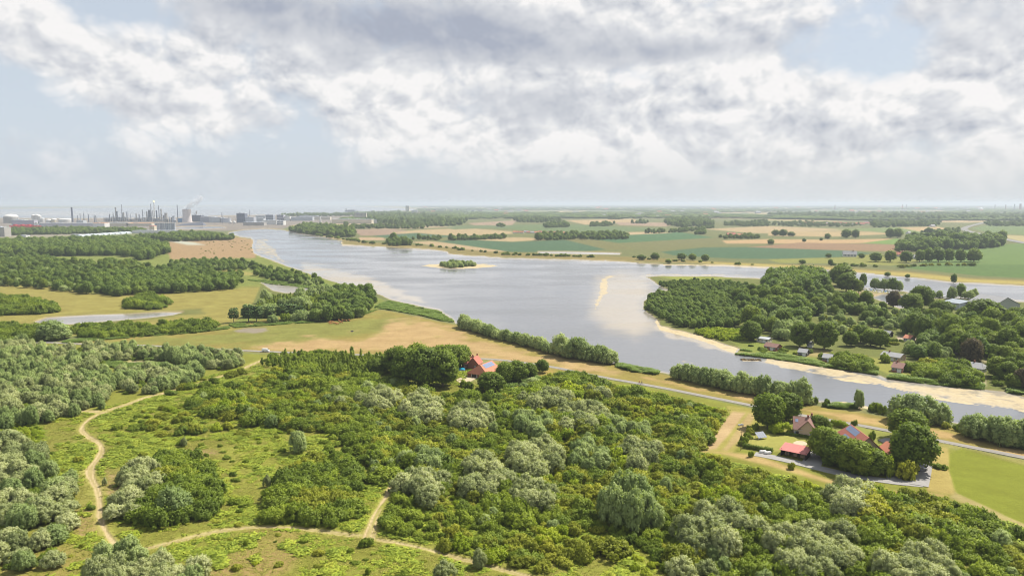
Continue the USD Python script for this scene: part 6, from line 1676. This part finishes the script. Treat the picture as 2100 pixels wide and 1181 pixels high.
t = stack('slender white flare stack with a small flame, tallest in the works', 317.8, 455, 419.5, 1.8, WHITE, 'flare stack', 2, 'flare_stack')
_, w_, h_ = at_size(317.8, 455, 1.8, 455 - 419.5)
m = trimesh.creation.icosphere(2, 1.0); m.apply_scale([w_ * .5, w_ * .5, w_ * .9]); m.apply_translation([0, 0, h_ + w_ * .6]); part(t, 'flame', m, FLAME, smooth=True)
p, w, h = at_size(384, 456, 17, 24)
t = thing('cooling_tower', 'big pale grey cooling tower giving off steam', 'cooling tower', p)
zz = np.linspace(0, 1, 14); rr = w / 2 * (.86 + .22 * (zz - .72) ** 2 / .52)
part(t, 'shell', turned(np.vstack([np.c_[rr, zz * h], np.c_[rr[::-1] - 1.2, zz[::-1] * h]]), 32), plain('tower_look', (.46, .42, .41), .9, .08, .03), smooth=True)
g = Graph(); pos = g.add('geometry', 'position'); nz = g.noise(pos, .016, 5.0, .6)
STEAM = g.build('/World/Looks/steam_look', volume=g.add('principled_volume', 'volume', color=(.97, .97, .98), density=g.step(nz, .42, .66, 0.0, .035), anisotropy=.2))
V = []
rg = np.random.default_rng(8)
for i, s in enumerate(np.linspace(0, .88, 8)):
    m = trimesh.creation.icosphere(2, 1.0); m.apply_scale([w * (.30 + .35 * s), w * .4, h * (.14 + .12 * s)]); m.apply_translation([w * (1.5 * s) + rg.normal() * w * .04, rg.normal() * 3, h * (1.02 + 1.0 * s ** 1.2)]); V.append(m)
import manifold3d
plume = manifold3d.Manifold.batch_boolean([manifold3d.Manifold(manifold3d.Mesh(np.array(m.vertices, np.float32), np.array(m.faces, np.uint32))) for m in V], manifold3d.OpType.Add)
x = thing('steam', 'pale plume of steam drifting right from the cooling tower', 'steam', p, kind='stuff'); usdkit.mesh(stage, f'{x.GetPath()}/plume', plume, STEAM)
block('blue-clad hall at the foot of the cooling tower', 366, 381, 456, 449, BLUEPAINT, 40)
for k, (u0, u1, v, top, mat) in enumerate([(395, 412, 455, 443, DARK_STEEL), (412, 440, 456, 446, plain('works_wall_look', (.24, .25, .29), .8, .15, .03)), (430, 452, 457, 447.5, PALE_ROOF), (452, 468, 457, 449, STEEL), (486, 502, 457, 439.5, DARK_STEEL), (504, 520, 457, 447, STEEL), (522, 540, 456, 449, PALE_ROOF), (545, 560, 453, 442, plain('office_look', (.25, .27, .32), .7, .1, .05)), (568, 581, 453, 442, plain('slate_office_look', (.30, .29, .33), .7, .1, .05)), (583, 594, 453, 445, WHITE),
                                            (538, 566, 461, 453, WHITE), (568, 581, 462, 454, WHITE), (598, 640, 453, 446, PALE_ROOF), (500, 540, 463, 457, CONCRETE), (614, 650, 449, 443, STEEL), (640, 676, 451, 445, CREAM), (525, 543, 449, 443, PALE_ROOF)]):
    block(f'{ordinal(k + 1)} factory block from the cooling tower towards the city', u0, u1, v, top, mat, 40, rows=2 if u0 in (545, 568, 486) else 0, cols=5)
ball_tank('left of two white sphere tanks in the works', 472.6, 459.5, 5.0); ball_tank('right of two white sphere tanks in the works', 481, 459.5, 5.0)
ball_tank('small white sphere tank before the dark tall block', 505, 460, 3.5)
# conveyor and stockpiles
t = thing('coal_heap', 'long dark stockpile ridge right of the grain silos', 'stockpile', G(392, 463)); _, w, h = at_size(392, 463, 52, 7)
part(t, 'heap', trimesh.Trimesh([(-w / 2, -20, 0), (w / 2, -20, 0), (w / 2, 20, 0), (-w / 2, 20, 0), (-w * .3, 0, h * .5), (w * .42, 0, h)]).convex_hull, plain('coal_look', (.10, .11, .14), .95, .3, .05))
# grain silos: a rank of tall concrete cells on a white hall
p, w, h = at_size(339, 473, 38, 13)
t = thing('silo_rank', 'rank of tall grey silo cells standing on a long white hall', 'silos', p)
for k in range(11):
    part(t, 'cell', cyl(-w / 2 + (k + .5) * w / 11, 0, 0, w / 22 * .98, h, 14), plain(f'cell_look_{k % 3}', (.30 + .06 * (k % 3), .32 + .06 * (k % 3), .38 + .05 * (k % 3)), .8, .1, .05))
part(t, 'head_house', bx(0, 0, h, w, w / 12, h * .06), STEEL)
block('long white hall below the grey silo rank', 276, 360, 479, 474, WHITE, 30); block('white and red striped tower left of the silo rank', 307, 316, 474, 465, CREAM, 20, roof=REDPAINT); block('pale grey silo block cut by the left edge of the photo', -8, 8, 486, 471, CONCRETE, 30)
for k in range(9):
    u = 172 + k * 11.5
    p, w, h = at_size(u, 485.5 - k * .75, 11.5, 4)
    t = thing('greenhouse', f'{ordinal(k + 1)} pale greenhouse bay from the left behind the dark forest', 'greenhouse', p, group='pale greenhouse bays')
    m = trimesh.creation.extrude_polygon(Polygon([(-w / 2, 0), (w / 2, 0), (w / 2, h * .6), (0, h), (-w / 2, h * .6)]), 30); m.apply_transform(trimesh.transformations.rotation_matrix(math.pi / 2, [1, 0, 0])); part(t, 'shell', m, GLASSHOUSE); part(t, 'ridge', bx(0, -15, h, .3, 30, .3), STEEL)
for k, (u0, u1, v) in enumerate([(146, 155, 485), (157, 165, 485), (40, 52, 487)]):
    block(f'{ordinal(k + 1)} small white shed from the left behind the dark forest edge', u0, u1, v, v - 3, WHITE, 20)
block('broad white hotel block with rows of windows above the wood', 727, 751, 451, 438, CREAM, 22, 'tower_block', rows=5, cols=9); block('beige works hall in front of the white hotel block', 682, 761, 459, 451, CREAM, 60); block('beige low hall just right of the long works hall', 763, 787, 458, 452, WHITE, 40); block('far beige hall at the edge of the dark wood', 802, 840, 457, 452, CREAM, 40)
stack('single white silo left of the long beige hall', 657, 457, 445, 3.4, WHITE, 'silo', 0, 'silo'); block('pale tall tower block on the skyline, tallest of the city', 832, 839, 436, 423.5, CREAM, 40, 'tower_block', rows=8, cols=3); block('wide low tower block right of the tall one', 844, 856, 437, 432, STEEL, 40, 'tower_block', rows=3, cols=5); block('small block above the wood left of the tall tower block', 761, 769, 438, 433, STEEL, 30, 'tower_block', rows=2, cols=3)
for k, (u, wd_, h_) in enumerate([(878, 9, 4), (893, 5, 5), (905, 9, 4.5), (914, 3, 5.5), (926, 6, 3.5), (938, 3, 6), (948, 8, 3), (957, 3, 4.5), (970, 6, 3), (985, 8, 3.5)]):
    block(f'{ordinal(k + 1)} far city block from the left, right of the tall tower', u - wd_ / 2, u + wd_ / 2, 434.5, 434.5 - h_, [CREAM, PALE_ROOF, STEEL][k % 3], 60, 'city_block', rows=2, cols=3)
for k, (u, v, w) in enumerate([(2014, 431, 8)]):
    tank('white dome on the far right horizon', u, v, w, 4, WHITE, .8)
for k, (u, top, w) in enumerate([(2092, 420.5, 3.5), (2080, 421, 2), (2062, 422, 1.4), (2040, 421.5, 1.2), (1850, 421, 1), (1858, 421, 1), (1712, 421.5, 1.2), (2104, 422, 6)]):
    stack(f'{ordinal(k + 1)} faint stack among those on the far right horizon', u, 431, top, w, [BRICK, STEEL][k % 2])
# village roofs and farm buildings across the fields
stage.CreateClassPrim('/World/other_kinds/village_house_form')


def small_house(k, roof, wall):
    root = f'/World/other_kinds/village_house_{"abc"[k]}'
    UsdGeom.Xform.Define(stage, root)
    V = [(-6, -4, 0), (6, -4, 0), (6, 4, 0), (-6, 4, 0), (-6, -4, 3.2), (6, -4, 3.2), (6, 4, 3.2), (-6, 4, 3.2), (-6, 0, 7), (6, 0, 7)]
    F = [(0, 1, 5), (0, 5, 4), (2, 3, 7), (2, 7, 6), (1, 2, 6), (1, 6, 5), (3, 0, 4), (3, 4, 7), (4, 8, 7), (5, 6, 9)]
    usdkit.mesh(stage, root + '/wall', trimesh.Trimesh(np.array(V, float), F, process=False), wall)
    R = np.array([(-6.4, -4.5, 2.9), (6.4, -4.5, 2.9), (6.4, 0, 7.2), (-6.4, 0, 7.2), (-6.4, 4.5, 2.9), (6.4, 4.5, 2.9)])
    usdkit.mesh(stage, root + '/roof', trimesh.Trimesh(R, [(0, 1, 2), (0, 2, 3), (3, 2, 5), (3, 5, 4)], process=False), roof)
    usdkit.mesh(stage, root + '/chimney', bx(3, 0, 6.4, .8, .8, 1.8), BRICK)
    usdkit.mesh(stage, root + '/window', join(*[bx(x, -4.05, 1.1, 1.4, .12, 1.3) for x in (-4, -1, 2, 4.6)]), PANE)
    return root


HOUSES = [small_house(0, RED_TILE, CREAM), small_house(1, GREY_ROOF, WHITE), small_house(2, ORANGE_TILE, WHITE)]


def house_at(u, v, s, label, cat, group, yaw, k, name='village_house'):
    p = G(u, v)
    x = UsdGeom.Xform.Define(stage, numbered(name)); x.AddTranslateOp().Set((float(p[0]), float(p[1]), float(height(p)[0]))); x.AddRotateZOp().Set(yaw); x.AddScaleOp().Set((s * 1.3, s, s))
    x.GetPrim().GetReferences().AddInternalReference(HOUSES[k]); x.GetPrim().SetInstanceable(True)
    tag(x, label, cat, group)


rg = np.random.default_rng(12)
for k in range(34):
    u = 1640 + k * 4.6 + rg.uniform(-1.5, 1.5); v = 459.5 + rg.uniform(-1.5, 2.2)
    house_at(u, v, rg.uniform(.9, 1.4), f'{ordinal(k + 1)} house from the left in the village street across the polder', 'house', 'houses of the polder village', rg.uniform(-20, 20), int(rg.integers(3)))
for k in range(14):
    u = 1055 + k * 7.5 + rg.uniform(-2, 2); v = 479 + rg.uniform(-2, 2)
    house_at(u, v, rg.uniform(.8, 1.1), f'{ordinal(k + 1)} house from the left in the hamlet among trees', 'house', 'houses of the hamlet', rg.uniform(-20, 20), int(rg.integers(3)))
for k, (u, v, s, kk, lab) in enumerate([(1742, 527, 1.5, 1, 'lone grey field barn in the teal crop behind the river'), (1880, 531, 1.0, 1, 'white-walled farmhouse between the riverside field trees'), (1840, 526, 1.1, 0, 'red farmhouse beside the fan of field trees'), (1499, 486, 1.7, 0, 'red-roofed farmhouse in the clump on the far polder'), (1517, 486.5, 1.4, 2, 'orange-roofed barn in the clump on the far polder'), (1912, 466, 1.6, 1, 'white house beside the motorway bend'), (1863, 480, 1.2, 1, 'small white house left of the dark farmstead clump')]):
    house_at(u, v, s, lab, 'house', None, 10 * k - 20, kk, 'farm_building')
pts = [(rg.uniform(870, 2095), 425 + 21 * rg.uniform() ** 1.3) for _ in range(110)]
pts.sort()
for k, (u, v) in enumerate(pts):
    house_at(u, v, rg.uniform(1.3, 2.6) * (1 + (446 - v) * .05), f'{ordinal(k + 1)} pale far-off building speck from the left on the hazy plain', 'building', 'specks of far-off buildings on the plain', rg.uniform(-15, 15), int(rg.choice([1, 1, 2])), 'far_building')
